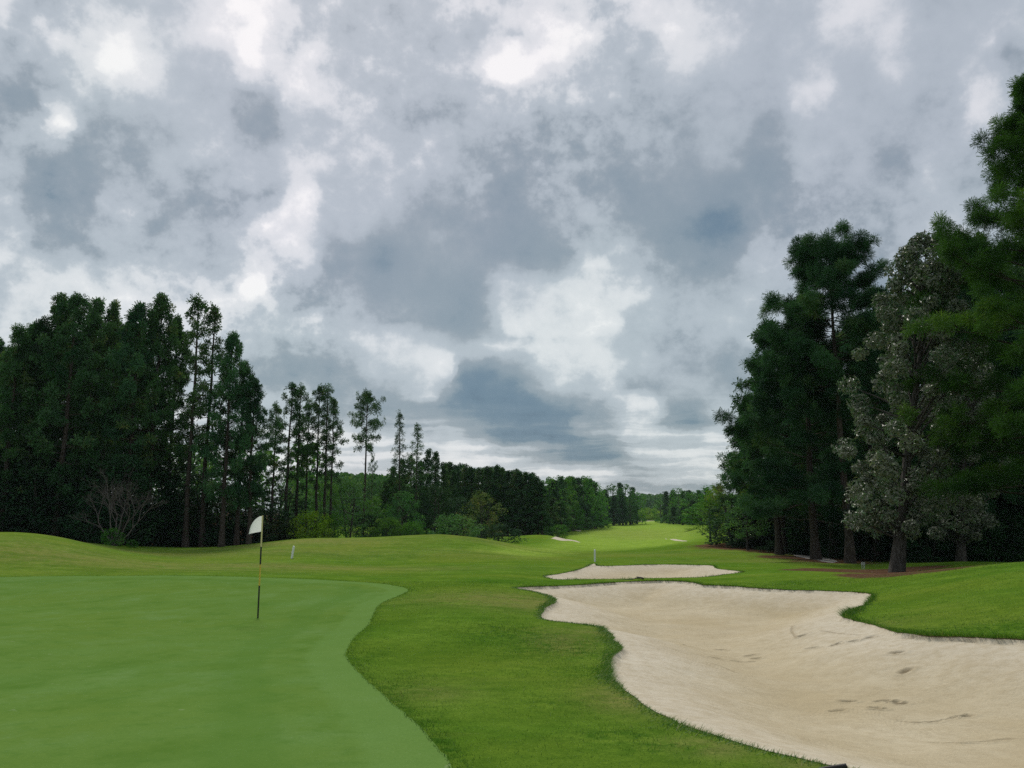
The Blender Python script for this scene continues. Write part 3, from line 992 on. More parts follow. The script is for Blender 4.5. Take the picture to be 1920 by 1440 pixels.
def lip_grass():
    rng = np.random.RandomState(21)
    X, Y, Z, H, W, L = [], [], [], [], [], []
    for poly, dens in ((bunker1, 520), (bunker2, 160)):
        n = len(poly)
        for i in range(n):
            p, q = poly[i], poly[(i + 1) % n]
            v = q - p
            ln = np.linalg.norm(v)
            mid = (p + q) / 2
            dist = np.hypot(*mid)
            k = int(ln * dens * (0.4 + 0.6 * min(1, 12 / dist)))
            nrm = np.array([v[1], -v[0]]) / (ln + 1e-9)
            if inside(poly, np.array([mid[0] + nrm[0] * 0.05]), np.array([mid[1] + nrm[1] * 0.05]))[0]:
                nrm = -nrm                       # outward, onto the grass
            mul = 1 + gauss_field(np.array([mid[0]]), np.array([mid[1]]), lip_spots)[0]
            k = int(k * mul)
            t = rng.uniform(0, 1, k)
            off = np.abs(rng.normal(0, 0.07 * mul, k)) - 0.012 * mul
            b = p[None] + v[None] * t[:, None] + nrm[None] * off[:, None]
            hh = mul ** 0.8 * rng.uniform(0.015, 0.060, k) * (1 + 0.5 * math.sin(mid[0] * 2.3 + mid[1])) * (1 if dist < 20 else 1.3)
            out = -rng.uniform(0.1, 1.5, k)
            l = np.stack([nrm[0] * out + rng.normal(0, 0.4, k), nrm[1] * out + rng.normal(0, 0.4, k), rng.uniform(0.3, 1.0, k)], 1)
            X.append(b[:, 0]); Y.append(b[:, 1]); H.append(hh); L.append(l)
            W.append(rng.uniform(0.004, 0.008, k) * max(1, dist / 11))
    X, Y, H, W, L = map(np.concatenate, (X, Y, H, W, L))
    me = blades('bunker_lip_grass', X, Y, terrain(X, Y), H, W, L, 5)
    tag(link('bunker_lip_grass', me), 'ragged green grass hanging over the bunker lips', 'grass', kind='stuff')


lip_grass()


def near_rough():
    rng = np.random.RandomState(33)
    n = 330000
    d = 4.2 + 22 * rng.power(1.25, n)
    x = rng.uniform(-0.72, 0.72, n) * d
    ok = ~inside(green_poly, x, d) & ~inside(bunker1, x, d)
    x, d = x[ok], d[ok]
    lush_shade = gauss_field(x, d, lush_shade_spots)
    dry = gauss_field(x, d, dry_spots)
    keep = rng.uniform(0, 1, len(x)) < 0.42 + 0.4 * lush_shade
    x, d, lush_shade, dry = x[keep], d[keep], lush_shade[keep], dry[keep]
    k = len(x)
    cl = np.sin(x * 3.1 + 2 * np.sin(d * 1.7)) * np.sin(d * 2.9 + x)
    h = rng.uniform(0.009, 0.020, k) * (1 + 0.35 * cl + 1.6 * lush_shade * (rng.uniform(0, 1, k) < 0.45))
    w = rng.uniform(0.003, 0.005, k) * np.maximum(1, d / 8)
    me = blades('rough_grass', x, d, terrain(x, d) - 0.002, h, w, np.abs(rng.normal(0.9, 0.5, k)), 6, dry, lush_shade)
    tag(link('rough_grass', me), 'short green rough around the putting green and bunker', 'grass', kind='stuff')


near_rough()


def collar_blades():
    rng = np.random.RandomState(41)
    X, Y, H = [], [], []
    n = len(green_poly)
    for i in range(n):
        p, q = green_poly[i], green_poly[(i + 1) % n]
        mid = (p + q) / 2
        dist = np.hypot(*mid)
        if mid[1] < 3 or dist > 32 or mid[0] < -0.75 * mid[1]:
            continue
        v = q - p
        ln = np.linalg.norm(v)
        k = int(ln * 480 * min(1, (8 / dist) ** 1.6))
        nrm = np.array([v[1], -v[0]]) / (ln + 1e-9)
        if inside(green_poly, np.array([mid[0] + nrm[0] * 0.05]), np.array([mid[1] + nrm[1] * 0.05]))[0]:
            nrm = -nrm
        b = p[None] + v[None] * rng.uniform(0, 1, k)[:, None] + nrm[None] * (np.abs(rng.normal(0, 0.10, k)) - 0.02)[:, None]
        X.append(b[:, 0]); Y.append(b[:, 1])
        H.append(rng.uniform(0.010, 0.026, k))
    X, Y, H = map(np.concatenate, (X, Y, H))
    W = rng.uniform(0.003, 0.005, len(X)) * np.maximum(1, np.hypot(X, Y) / 8)
    me = blades('collar_grass', X, Y, terrain(X, Y) - 0.004, H, W, np.abs(rng.normal(0.8, 0.5, len(X))), 12, np.zeros(len(X)), np.full(len(X), 0.35))
    tag(link('collar_grass', me), 'longer darker grass along the mown edge of the putting green', 'grass', kind='stuff')


collar_blades()


# ------------------------------------------------------------------ trees
def frames(axis, rng):
    axis = axis / (np.linalg.norm(axis, axis=1)[:, None] + 1e-9)
    r = rng.normal(0, 1, axis.shape)
    u = np.cross(axis, r); u /= np.linalg.norm(u, axis=1)[:, None] + 1e-9
    w = np.cross(axis, u)
    return u, w, axis


def tuft_mesh(name, pos, axis, size, mat, seed, nb=18, width=0.16, spread=2.0, tint=None):
    """bunches of needles: thin triangles fanning out from each twig end"""
    rng = np.random.RandomState(seed)
    n = len(pos)
    u, w, a = frames(axis, rng)
    phi = rng.uniform(0, 2 * math.pi, (n, nb))
    th = np.sqrt(rng.uniform(0.01, 1, (n, nb))) * spread
    ct, st = np.cos(th), np.sin(th)
    dirs = (a[:, None] * ct[..., None] + u[:, None] * (st * np.cos(phi))[..., None] + w[:, None] * (st * np.sin(phi))[..., None])
    L = size[:, None] * rng.uniform(0.7, 1.1, (n, nb))
    ref = rng.normal(0, 1, (n, nb, 3))
    side = np.cross(dirs, ref); side /= np.linalg.norm(side, axis=2)[..., None] + 1e-9
    b = pos[:, None] + dirs * (L * 0.08)[..., None]
    tip = pos[:, None] + dirs * L[..., None]
    tip[..., 2] -= L * 0.08
    s = side * (L * width * 0.5)[..., None]
    Vv = np.stack([b, tip + s, tip - s], 2).reshape(-1, 3)
    Ff = np.arange(n * nb * 3).reshape(-1, 3)
    tw = tint if tint is not None else rng.uniform(0, 1, n)
    tint = np.repeat(np.clip(np.repeat(tw + rng.normal(0, 0.10, n), nb) + rng.normal(0, 0.06, n * nb), 0, 1), 3)
    return mesh_np(name, Vv, Ff, mat, {'tint': tint})


def pine_parts(seed, H, base, R, nbr=64, ntw=8, ntf=5, tuft=0.26, nb=16, mat='pine', prof=None, reach=None, r0=None, lean=0.0, width=0.16, dead=0, bark='bark', sides=7, trunk_bend=0.02, ragged=(0.42, 1.28)):
    rng = np.random.RandomState(seed)
    if prof is None:
        prof = lambda s: (0.60 + 0.40 * math.sin(min(1, s * 1.7) * math.pi / 2)) * (1 - s ** 1.8) + 0.13
    r0 = r0 or H * 0.0155
    ts = np.linspace(0, 1, 14)
    bx = np.cumsum(rng.normal(0, trunk_bend, 14)) * H * 0.10
    by = np.cumsum(rng.normal(0, trunk_bend, 14)) * H * 0.10
    bx -= bx[0]; by -= by[0]
    tp = np.stack([bx + lean * ts * H, by, ts * H], 1)
    tr = r0 * (1 - 0.9 * ts) * (1 + 0.55 * np.exp(-ts * 26)) + 0.015
    paths_t = [(tp, tr)]
    limbs = []
    pos, axis, size, tnt = [], [], [], []

    def trunk_at(t):
        return np.array([np.interp(t, ts, tp[:, k]) for k in range(3)])

    for i in range(nbr):
        s = ((i + rng.uniform(0, 1)) / nbr) ** 0.92
        t = base + (1 - base) * s * 0.985
        az = i * 2.39996 + rng.uniform(-0.5, 0.5)
        L = R * prof(s) * rng.uniform(*ragged)
        if reach:
            L *= reach(az, s)
        if L < 0.25:
            L = 0.25
        el = rad(-12 + 62 * s ** 1.5) + rng.normal(0, 0.16)
        o = trunk_at(t)
        hd = np.array([math.cos(az), math.sin(az), 0])
        pts = []
        cur = o.copy()
        nseg = 5
        for k in range(nseg + 1):
            pts.append(cur.copy())
            e = el + 0.5 * (k / nseg) ** 1.5
            cur = cur + (hd * math.cos(e) + np.array([0, 0, math.sin(e)])) * L / nseg + rng.normal(0, 0.025 * L, 3)
        pts = np.array(pts)
        limbs.append((pts, np.linspace(max(0.018, r0 * 0.24 * (1 - 0.7 * s)), 0.008, nseg + 1)))
        bt = rng.uniform(0, 1)
        m = max(2, int(ntw * (0.45 + 0.55 * min(1, L / R))))
        for k in range(m):
            q = 0.28 + 0.72 * ((k + rng.uniform(0, 1)) / m)
            p = np.array([np.interp(q * nseg, np.arange(nseg + 1), pts[:, c]) for c in range(3)])
            sgn = 1 if (k % 2) else -1
            aa = az + sgn * rng.uniform(0.3, 1.15) * (1.15 - q * 0.7)
            wt = rng.uniform(0, 1)
            tl = (0.16 + 0.22 * rng.uniform(0, 1)) * max(L, 0.8) * (1.25 - 0.75 * q)
            te = rng.uniform(-0.05, 0.75)
            dv = np.array([math.cos(aa) * math.cos(te), math.sin(aa) * math.cos(te), math.sin(te)])
            e = p + dv * tl
            limbs.append((np.array([p, (p + e) / 2 + rng.normal(0, 0.03, 3), e]), np.array([0.012, 0.009, 0.006])))
            for j in range(ntf):
                g = 1 - 0.55 * (j / max(1, ntf)) ** 1.5
                pos.append(p + dv * tl * g + rng.normal(0, 0.35 * tuft, 3))
                axis.append(dv * 0.6 + np.array([0, 0, 0.55]) + rng.normal(0, 0.25, 3))
                size.append(tuft * rng.uniform(0.75, 1.2))
                tnt.append(0.55 * bt + 0.45 * wt)
    for j in range(6):
        pos.append(tp[-1] + np.array([0, 0, -j * 0.16]) + rng.normal(0, 0.05, 3))
        axis.append(np.array([0, 0, 1.0])); size.append(tuft); tnt.append(0.5)
    for i in range(dead):                                        # bare snags under the crown
        t = base * rng.uniform(0.55, 1.0)
        az = rng.uniform(0, 6.28)
        o = trunk_at(t)
        L = rng.uniform(0.3, 1.0) * R * 0.8
        e = o + np.array([math.cos(az), math.sin(az), rng.uniform(-0.2, 0.5)]) * L
        limbs.append((np.array([o, (o + e) / 2 + rng.normal(0, 0.05, 3), e]), np.array([0.02, 0.012, 0.004])))
    v1, f1 = tubes(paths_t, sides)
    v2, f2 = tubes(limbs, 3)
    trunk = mesh_np('pine trunk', np.vstack([v1, v2]), np.vstack([f1, f2 + len(v1)]), M[bark], None, True)
    crown = tuft_mesh('pine crown', np.array(pos), np.array(axis), np.array(size), M[mat], seed + 1, nb, width, 2.0, np.array(tnt))
    return trunk, crown


def leaf_mesh(name, pos, nrm, size, mat, seed, aspect=0.48, ct=None):
    rng = np.random.RandomState(seed)
    n = len(pos)
    u, w, a = frames(nrm, rng)
    s = size[:, None]
    fold = a * s * 0.10
    Vv = np.stack([pos - u * s * 0.5, pos + w * s * aspect * 0.5 + fold, pos + u * s * 0.5, pos - w * s * aspect * 0.5 + fold], 1).reshape(-1, 3)
    tw = rng.uniform(0, 1, n) if ct is None else np.clip(0.6 * ct + 0.45 * rng.uniform(0, 1, n), 0, 1)
    tint = np.repeat(tw, 4)
    return mesh_np(name, Vv, np.arange(n * 4).reshape(-1, 4), mat, {'tint': tint})


def leafy_parts(seed, H, R, base=0.15, nclump=60, per=70, leaf=0.14, mat='leaf', bark='bark_dark', prof=None, cl=0.30, stems=1, r0=None, aspect=0.5, up=0.5, squash=1.0, lean=0.0):
    """crown of leaf clumps at the ends of limbs"""
    rng = np.random.RandomState(seed)
    if prof is None:
        prof = lambda s: math.sqrt(max(0.02, 1 - (2 * s - 0.85) ** 2 / 1.35))
    r0 = r0 or 0.022 * H
    limbs, pos, nrm, size, ct = [], [], [], [], []
    cen = []
    for i in range(nclump):
        s = (i + rng.uniform(0, 1)) / nclump
        az = i * 2.39996 + rng.uniform(-0.6, 0.6)
        rr = R * prof(s) * math.sqrt(rng.uniform(0.25, 1.0)) * rng.uniform(0.75, 1.22)
        c = np.array([math.cos(az) * rr + lean * s, math.sin(az) * rr * squash, H * (base + (1 - base) * s)])
        cen.append(c)
        k = int(per * rng.uniform(0.6, 1.4))
        rad_c = cl * R * rng.uniform(0.6, 1.25)
        dv = rng.normal(0, 1, (k, 3)); dv /= np.linalg.norm(dv, axis=1)[:, None]
        rd = rng.uniform(0.25, 1.0, k) ** 0.6
        p = c + dv * (rad_c * rd)[:, None] * np.array([1, 1, 0.8])
        p[:, 2] = np.maximum(p[:, 2], 0.03)
        pos.append(p)
        nrm.append(dv * 0.5 + np.array([0, 0, up]) + rng.normal(0, 0.45, (k, 3)))
        size.append(leaf * rng.uniform(0.65, 1.25, k))
        ct.append(np.full(k, rng.uniform(0, 1)))
    for s_ in range(stems):
        a = s_ * 6.28 / max(1, stems) + rng.uniform(0, 1)
        q = 0.0 if stems == 1 else 0.35 * R
        e = np.array([math.cos(a) * q + lean * 0.9, math.sin(a) * q, H * 0.92])
        p0 = np.array([math.cos(a) * q * 0.15, math.sin(a) * q * 0.15, -0.05])
        tt = np.linspace(0, 1, 8)
        pts = p0[None] * (1 - tt)[:, None] + e[None] * tt[:, None] + rng.normal(0, 0.012 * H, (8, 3)) * tt[:, None]
        limbs.append((pts, (r0 / math.sqrt(stems)) * (1 - 0.85 * tt) * (1 + 0.5 * np.exp(-tt * 20)) + 0.008))
    for c in cen[::2]:
        oz = max(H * base * 0.8, c[2] - np.hypot(c[0], c[1]) * 0.8)
        o = np.array([lean * oz / H, 0, oz])
        m = (o + c) / 2 + rng.normal(0, 0.05 * R, 3)
        limbs.append((np.array([o, m, c]), np.array([r0 * 0.25, r0 * 0.15, 0.006])))
    v, f = tubes(limbs, 5)
    trunk = mesh_np('leafy trunk', v, f, M[bark], None, True)
    crown = leaf_mesh('leafy crown', np.vstack(pos), np.vstack(nrm), np.concatenate(size), M[mat], seed + 1, aspect, np.concatenate(ct))
    return trunk, crown


def plant(name, parts, x, y, label, cat, group=None, scale=1.0, sz=None, rot=0.0, names=('trunk', 'crown'), sink=0.06, z=None):
    o = bpy.data.objects.new(name, None)
    C.objects.link(o)
    o.empty_display_size = 0.3
    o.location = (x, y, (tz(x, y) if z is None else z) - sink)
    o.rotation_euler = (0, 0, rot)
    o.scale = (scale, scale, sz if sz else scale)
    tag(o, label, cat, group)
    for nm, me in zip(names, parts):
        link(nm, me, o)
    return o


def place_top(parts, H, px, top_py, d, name, label, cat, group=None, rot=0.0, wide=None, names=('trunk', 'crown'), base_px=None):
    """stand a tree d metres ahead so that its top reaches the height seen at top_py"""
    a, b = ray(px, top_py)
    x = (ray(base_px, HORIZON + 60)[0] if base_px else ray(px, HORIZON + 30)[0]) * d
    zt_ = EYE + b * d
    g = tz(x, d)
    s = (zt_ - g + 0.06) / H
    return plant(name, parts, x, d, label, cat, group, (wide if wide else s), s, rot, names)


R_ = random.Random(5)
# --- prototypes
full_pines = [pine_parts(100 + i, 16, 0.20 + 0.06 * (i % 3), 2.9 + 0.25 * (i % 2), 62, 6, 5, 0.37, 17, 'pine_cool' if i % 2 else 'pine', width=0.19, dead=10) for i in range(6)]
thin_pines = [pine_parts(120 + i, 13, 0.38, 1.25, 32, 4, 4, 0.28, 16, 'pine', prof=lambda s: (0.55 + 0.5 * math.sin(s * 3.0)) * (1 - s ** 4) + 0.18, dead=14, r0=0.16, width=0.22) for i in range(4)]
spindly = [pine_parts(130 + i, 12, 0.52, 1.1, 34, 4, 3, 0.25, 12, 'pine', prof=lambda s: (0.5 + 0.6 * math.sin(s * 2.9)) * (1 - s ** 4) + 0.2, dead=12, r0=0.14, width=0.22) for i in range(2)]
low_pines = [pine_parts(140 + i, 12, 0.08, 1.9, 52, 5, 4, 0.36, 11, 'pine_cool' if i % 2 else 'pine', width=0.30, prof=lambda s: (1 - s ** 1.4) * 0.95 + 0.14) for i in range(4)]
far_pines = [pine_parts(150 + i, 14, 0.06, 1.9, 44, 5, 3, 0.55, 9, 'far' if i % 3 == 0 else ('pine_cool' if i % 3 == 1 else 'pine'), width=0.36, sides=4, prof=lambda s: (1 - s ** 1.6) * 0.95 + 0.14) for i in range(4)]
far_leafy = [leafy_parts(160 + i, 12, 3.4, 0.05, 60, 26, 0.55, 'far' if i % 2 else 'leaf', cl=0.28) for i in range(3)]
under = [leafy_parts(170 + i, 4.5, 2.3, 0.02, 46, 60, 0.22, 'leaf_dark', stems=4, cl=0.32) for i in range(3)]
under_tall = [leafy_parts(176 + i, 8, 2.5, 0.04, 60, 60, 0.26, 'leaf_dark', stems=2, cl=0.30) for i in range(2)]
bush = [leafy_parts(180 + i, 3.0, 1.9, 0.03, 46, 62, 0.17, mt, stems=5, cl=0.30) for i, mt in enumerate(['leaf', 'leaf_grey', 'leaf_yellow', 'leaf_rust', 'leaf_dark'])]
bush_tall = [leafy_parts(190 + i, 6.5, 2.2, 0.04, 56, 60, 0.20, mt, stems=3, cl=0.28) for i, mt in enumerate(['leaf', 'leaf_grey', 'leaf_rust'])]

LW = 'pines of the dark wood left of the green'
# --- the wood on the left: the tall front pines, one by one
front = [  # px, top py, d, proto list, index, width factor, label
 (4,617,58,'f',0,0.80,'bushy pine at the left edge of the photo, lower than the tops beside it'),
 (38,604,59,'f',1,0.75,'pine with a low rounded top, second from the left end of the wood'),
 (78,560,60,'f',2,0.85,'tall dense pine with twin knobby top left of the bare shrub'),
 (106,556,58,'f',3,0.90,'tallest broad dense pine above the mound at the far left'),
 (150,567,61,'f',4,0.80,'tall dark pine standing over the left side of the bare shrub'),
 (180,572,63,'f',0,0.75,'tall pine with ragged top standing over the bare shrub'),
 (232,575,60,'f',1,0.95,'broad round topped dark pine right behind the bare shrub'),
 (276,560,61,'f',2,0.85,'tall pointed pine just right of the bare shrub'),
 (310,600,63,'f',4,0.70,'narrower pine tucked in right of the tall pointed pine'),
 (350,560,60,'t',0,1.15,'slim open crowned pine with see-through middle and visible trunk'),
 (381,578,61,'t',1,1.15,'slim sparse pine, taller neighbour of the sloping wood edge'),
 (417,627,59,'f',3,0.72,'dense conical pine where the wood edge starts to step down'),
 (445,683,61,'f',0,0.66,'lower dense pine on the stepping down edge of the left wood'),
 (468,712,60,'f',1,0.62,'lowest reddish tipped pine at the right shoulder of the left wood'),
 (508,760,66,'t',3,0.75,'short scrappy pine left of the group of slender pines'),
 (533,721,70,'t',2,1.0,'leftmost slender pine of the open group right of the wood'),
 (554,727,71,'t',3,0.95,'second slender pine of the open group right of the wood'),
 (574,752,73,'p',0,0.85,'short spindly pine in the middle of the slender group'),
 (592,724,72,'t',0,0.85,'tall slender pine right of the middle of the slender group'),
 (607,725,71,'p',1,1.0,'slender pine with long bare trunk near the right of the group'),
 (620,748,70,'t',1,0.72,'rightmost slender pine of the open group, reddish on its edge'),
]
protos = {'f': (full_pines, 16), 't': (thin_pines, 13), 'p': (spindly, 12)}
for (px, py, d, k, i, wf, lab) in front:
    pl, H = protos[k]
    place_top(pl[i % len(pl)], H, px, py, d, 'pine_tree', lab, 'pine tree', 'tall pines along the left wood', R_.uniform(0, 6.28), wide=wf)
# --- depth of that wood
for i in range(26):
    px = -160 + i * 22 + R_.uniform(-8, 8)
    if 285 < px < 430:
        continue
    d = R_.uniform(66, 84)
    top = np.interp(px, [-150, 60, 280, 400, 480, 560], [640, 600, 610, 680, 790, 880]) + R_.uniform(0, 45)
    place_top(full_pines[i % 5], 16, px, top, d, 'pine_tree', 'dark pine deep in the wood left of the green', 'pine tree', LW, R_.uniform(0, 6.28), wide=R_.uniform(0.75, 1.0))
UW = 'dark undergrowth at the foot of the left wood'
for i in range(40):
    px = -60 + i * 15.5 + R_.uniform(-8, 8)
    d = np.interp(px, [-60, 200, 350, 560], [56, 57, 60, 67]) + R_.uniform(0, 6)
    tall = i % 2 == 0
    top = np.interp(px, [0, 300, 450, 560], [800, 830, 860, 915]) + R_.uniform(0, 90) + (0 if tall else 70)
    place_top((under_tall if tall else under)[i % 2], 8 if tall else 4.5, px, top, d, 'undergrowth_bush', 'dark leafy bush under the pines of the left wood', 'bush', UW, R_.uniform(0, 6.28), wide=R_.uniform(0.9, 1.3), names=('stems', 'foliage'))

# --- bare shrub and the little green bush at its foot
def bare_shrub():
    rng = np.random.RandomState(77)
    paths = []

    def grow(p, dv, L, r, lvl):
        n = 4
        pts = [p]
        dcur = dv.copy()
        for k in range(n):
            dcur = dcur + rng.normal(0, 0.13, 3) + np.array([0, 0, 0.06])
            dcur /= np.linalg.norm(dcur)
            pts.append(pts[-1] + dcur * L / n)
        paths.append((np.array(pts), np.linspace(r, r * 0.55, n + 1)))
        if lvl < 4:
            for c in range(3 if lvl < 3 else 4):
                ax = rng.normal(0, 0.55, 3)
                ndv = dcur + ax
                ndv[2] = abs(ndv[2]) * 0.8 + 0.1
                ndv /= np.linalg.norm(ndv)
                grow(pts[-1 if c else 3], ndv, L * rng.uniform(0.5, 0.75), r * 0.58, lvl + 1)
    for a, t in ((2.9, 0.75), (2.2, 0.4), (1.3, 0.15), (0.4, 0.45), (0.0, 0.8), (4.6, 0.4)):
        dv = np.array([math.cos(a) * math.sin(t), math.sin(a) * math.sin(t) * 0.6, math.cos(t)])
        grow(np.array([0.08 * math.cos(a), 0.08 * math.sin(a), 0]), dv, 1.7, 0.05, 0)
    v, f = tubes(paths, 4)
    return mesh_np('bare shrub', v, f, M['bark_grey'], None, True)


gx = ray(215, 1020)[0] * 53
o = link('bare_shrub', bare_shrub())
o.location = (gx, 53, tz(gx, 53))
o.scale = (1.15, 1.15, 1.15)
tag(o, 'leafless grey many stemmed shrub in front of the dark left wood', 'shrub')
sb = leafy_parts(201, 1.1, 0.75, 0.02, 30, 40, 0.10, 'leaf', stems=5, cl=0.3)
plant('small_bush', sb, gx + 0.15, 52.2, 'small bright green bush at the foot of the bare shrub', 'bush', names=('stems', 'foliage'))
plant('small_bush', sb, gx + 1.4, 52.3, 'tiny sprig of green just right of the bare shrub', 'bush', scale=0.5, names=('stems', 'foliage'))

# --- bushes along the crest in the middle
mid = [  # proto, H, px, top, d, wide, label
 (bush[2], 3.0, 585, 962, 64, 0.85, 'bright yellow green bush at the right foot of the left wood'),
 (bush[0], 3.0, 622, 968, 66, 0.7, 'small mid green bush between the yellow green bush and the big grey green one'),
 (bush_tall[1], 6.5, 655, 905, 70, 1.05, 'big round grey green bush on the crest below the lone pine'),
 (bush_tall[0], 6.5, 612, 905, 76, 1.0, 'tall mid green bush below the slender pines'),
 (bush_tall[1], 6.5, 755, 925, 74, 0.85, 'pale grey green leafy bush below the twin spires'),
 (bush[0], 3.0, 730, 972, 70, 0.9, 'low light green bush on the crest left of the pale grey green one'),
 (bush[0], 3.0, 775, 980, 70, 0.7, 'low light green bush on the crest right of the pale grey green one'),
 (bush[1], 3.0, 850, 968, 69, 1.15, 'round grey green bush just behind the hump of the crest'),
 (bush_tall[2], 6.5, 905, 925, 80, 1.0, 'rust tinged bush leaning over the right end of the crest'),
 (bush[4], 3.0, 935, 985, 76, 1.2, 'low dark bush at the right end of the crest under the rust tinged one'),
 (bush_tall[0], 6.5, 700, 935, 84, 1.0, 'leafy bush behind the crest right of the big grey green bush'),
 (under_tall[0], 8, 815, 915, 88, 1.1, 'dark leafy tree behind the crest left of the round grey green bush'),
 (under_tall[1], 8, 860, 935, 92, 1.0, 'dark leafy tree behind the round grey green bush'),
 (bush_tall[1], 6.5, 560, 930, 74, 0.9, 'grey green bush under the left of the slender pines'),
 (bush[3], 3.0, 532, 975, 66, 0.9, 'dull rust tinged bush at the wood edge left of the yellow green bush'),
 (under[0], 4.5, 690, 965, 73, 0.9, 'dark low bush on the crest right of the big grey green bush'),
]
for (pr, H, px, top, d, wd, lab) in mid:
    place_top(pr, H, px, top, d, 'crest_bush', lab, 'bush', 'bushes along the crest behind the green', R_.uniform(0, 6.28), wide=wd, names=('stems', 'foliage'))

ORD = ['first', 'second', 'third', 'fourth', 'fifth', 'sixth', 'seventh', 'eighth', 'ninth', 'tenth', 'eleventh', 'twelfth', 'thirteenth', 'fourteenth', 'fifteenth', 'sixteenth']


def rank(seq, px):
    return ORD[sorted(q[0] for q in seq).index(px)]


# --- lone pine, the twin spires and the dark clump under them
lone = pine_parts(210, 13, 0.63, 1.9, 40, 5, 4, 0.30, 15, 'pine', prof=lambda s: (0.62 + 0.5 * math.sin(s * 2.7)) * (1 - s ** 3) + 0.12, dead=10, r0=0.17, width=0.2)
place_top(lone, 13, 681, 738, 82, 'lone_pine', 'lone tall pine with oval crown and long bare trunk', 'pine tree', rot=0.6, wide=0.83)
spire = [pine_parts(212 + i, 13, 0.30, 1.2, 54, 4, 3, 0.26, 11, 'pine', prof=lambda s: (1 - s) ** 0.75 + 0.14, dead=8, r0=0.13, width=0.2) for i in range(2)]
place_top(spire[0], 13, 749, 774, 92, 'spire_pine', 'taller left spire of the twin pointed pines', 'pine tree', 'twin pointed pines', rot=1.0, wide=1.0)
place_top(spire[1], 13, 779, 796, 92, 'spire_pine', 'shorter right spire of the twin pointed pines', 'pine tree', 'twin pointed pines', rot=2.0, wide=1.05)
place_top(spindly[0], 12, 696, 856, 120, 'slim_pine', 'small thin pine right of the long bare trunk of the lone pine', 'pine tree', wide=0.6)
clump = [(735, 878, 96), (752, 862, 98), (768, 858, 97), (800, 846, 97), (815, 850, 100), (786, 866, 95), (832, 870, 102), (848, 885, 104), (722, 905, 97)]
for i, (px, top, d) in enumerate(clump):
    place_top(low_pines[i % 4], 12, px, top, d, 'pine_tree', rank(clump, px) + ' dark pine from the left in the clump around the twin pointed pines', 'pine tree', 'clump around the twin pointed pines', R_.uniform(0, 6.28), wide=0.8)

# --- tree lines along the fairway
FL = 'pines in the long tree line left of the fairway'
line = [(842,869),(856,874),(870,873),(884,878),(897,879),(911,876),(920,879),(930,875),(941,879),(952,884),(966,882),(976,887),(986,887),(996,890),(1008,895),(1016,905)]
for i, (px, top) in enumerate(line):
    for row in range(2):
        d = np.interp(px, [840, 1016], [118, 108]) + row * 12
        place_top(low_pines[(i + row) % 4], 12, px + (R_.uniform(-5, 5) if row else 0) - row * 3, top + row * 1.5 + (R_.uniform(-3, 3) if row else 0), d, 'pine_tree', 'dark pine behind the front row of the tree line left of the fairway' if row else rank(line, px) + ' dark pine from the left in the front of the long tree line', 'pine tree', FL, R_.uniform(0, 6.28), wide=0.88 + row * 0.12)
FM = 'lighter trees beyond the first tree line left of the fairway'
line2 = [(1030,897,150),(1041,902,150),(1052,895,155),(1062,897,160),(1071,894,165),(1083,897,170),(1095,895,175),(1106,899,180),(1115,905,185),(1124,921,205),(1032,930,140),(1053,940,145),(1075,948,160),(1098,944,172),(1118,940,190)]
for i, (px, top, d) in enumerate(line2):
    for row in range(2 if i < 10 else 1):
        pr, H = (far_pines[i % 4], 14) if (i + row) % 3 else (far_leafy[i % 3], 12)
        place_top(pr, H, px + row * 3, top + row * 2, d + row * 14, 'fairway_tree', 'lighter green tree behind the row left of the fairway' if row else rank(line2, px) + ' tree from the left in the lighter row left of the fairway', 'tree', FM, R_.uniform(0, 6.28), wide=(1.05 if H == 14 else 0.8))
F3 = 'dark round clump of trees at the far left of the fairway'
far_clump = [(1138,918,235),(1150,911,240),(1162,906,245),(1174,910,250),(1186,914,255),(1195,924,262),(1168,925,238),(1182,932,246),(1151,930,232)]
for i, (px, top, d) in enumerate(far_clump):
    place_top(far_leafy[i % 3] if i % 2 else far_pines[1 + i % 2], 12 if i % 2 else 14, px, top, d, 'fairway_tree', rank(far_clump, px) + ' tree from the left in the dark round clump at the far fairway', 'tree', F3, R_.uniform(0, 6.28), wide=1.05)
F4 = 'trees right of the far end of the fairway'
right_row = [(1240,938,290),(1250,922,270),(1262,920,255),(1274,917,245),(1284,921,235),(1293,920,222),(1302,924,212),(1313,920,204),(1326,916,196),(1338,912,190),(1350,908,180),(1299,938,190),(1315,945,170),(1280,945,220),(1263,950,240)]
for i, (px, top, d) in enumerate(right_row):
    place_top(far_pines[i % 4] if i % 3 else far_leafy[i % 3], 14 if i % 3 else 12, px, top, d, 'fairway_tree', rank(right_row, px) + ' tree from the left in the row right of the far fairway', 'tree', F4, R_.uniform(0, 6.28), wide=1.1)
gold = [(1200,957,400),(1212,953,410),(1224,955,405),(1237,960,395),(1191,963,390)]
for i, (px, top, d) in enumerate(gold):
    place_top(bush[2], 3.0, px, top, d, 'gold_bush', rank(gold, px) + ' yellow green bush from the left closing the far end of the fairway', 'bush', 'bushes closing the far end of the fairway', R_.uniform(0, 6.28), wide=3.4, names=('stems', 'foliage'))
for i, (px, top, d, k) in enumerate([(1253,968,270,1),(1045,985,118,0),(1095,970,168,1),(1130,975,205,0),(1300,990,140,2)]):
    place_top(bush[k], 3.0, px, top, d, 'fairway_bush', ['grey green bush at the right edge of the far fairway', 'bright green bush at the left edge of the fairway by the white sand', 'pale bush in front of the lighter trees left of the fairway', 'small bush left of the fairway near the round dark clump', 'yellow green shrub at the right edge of the fairway behind the young tree'][i], 'bush', rot=i, wide=[2.0, 1.0, 1.2, 1.2, 1.0][i], names=('stems', 'foliage'))


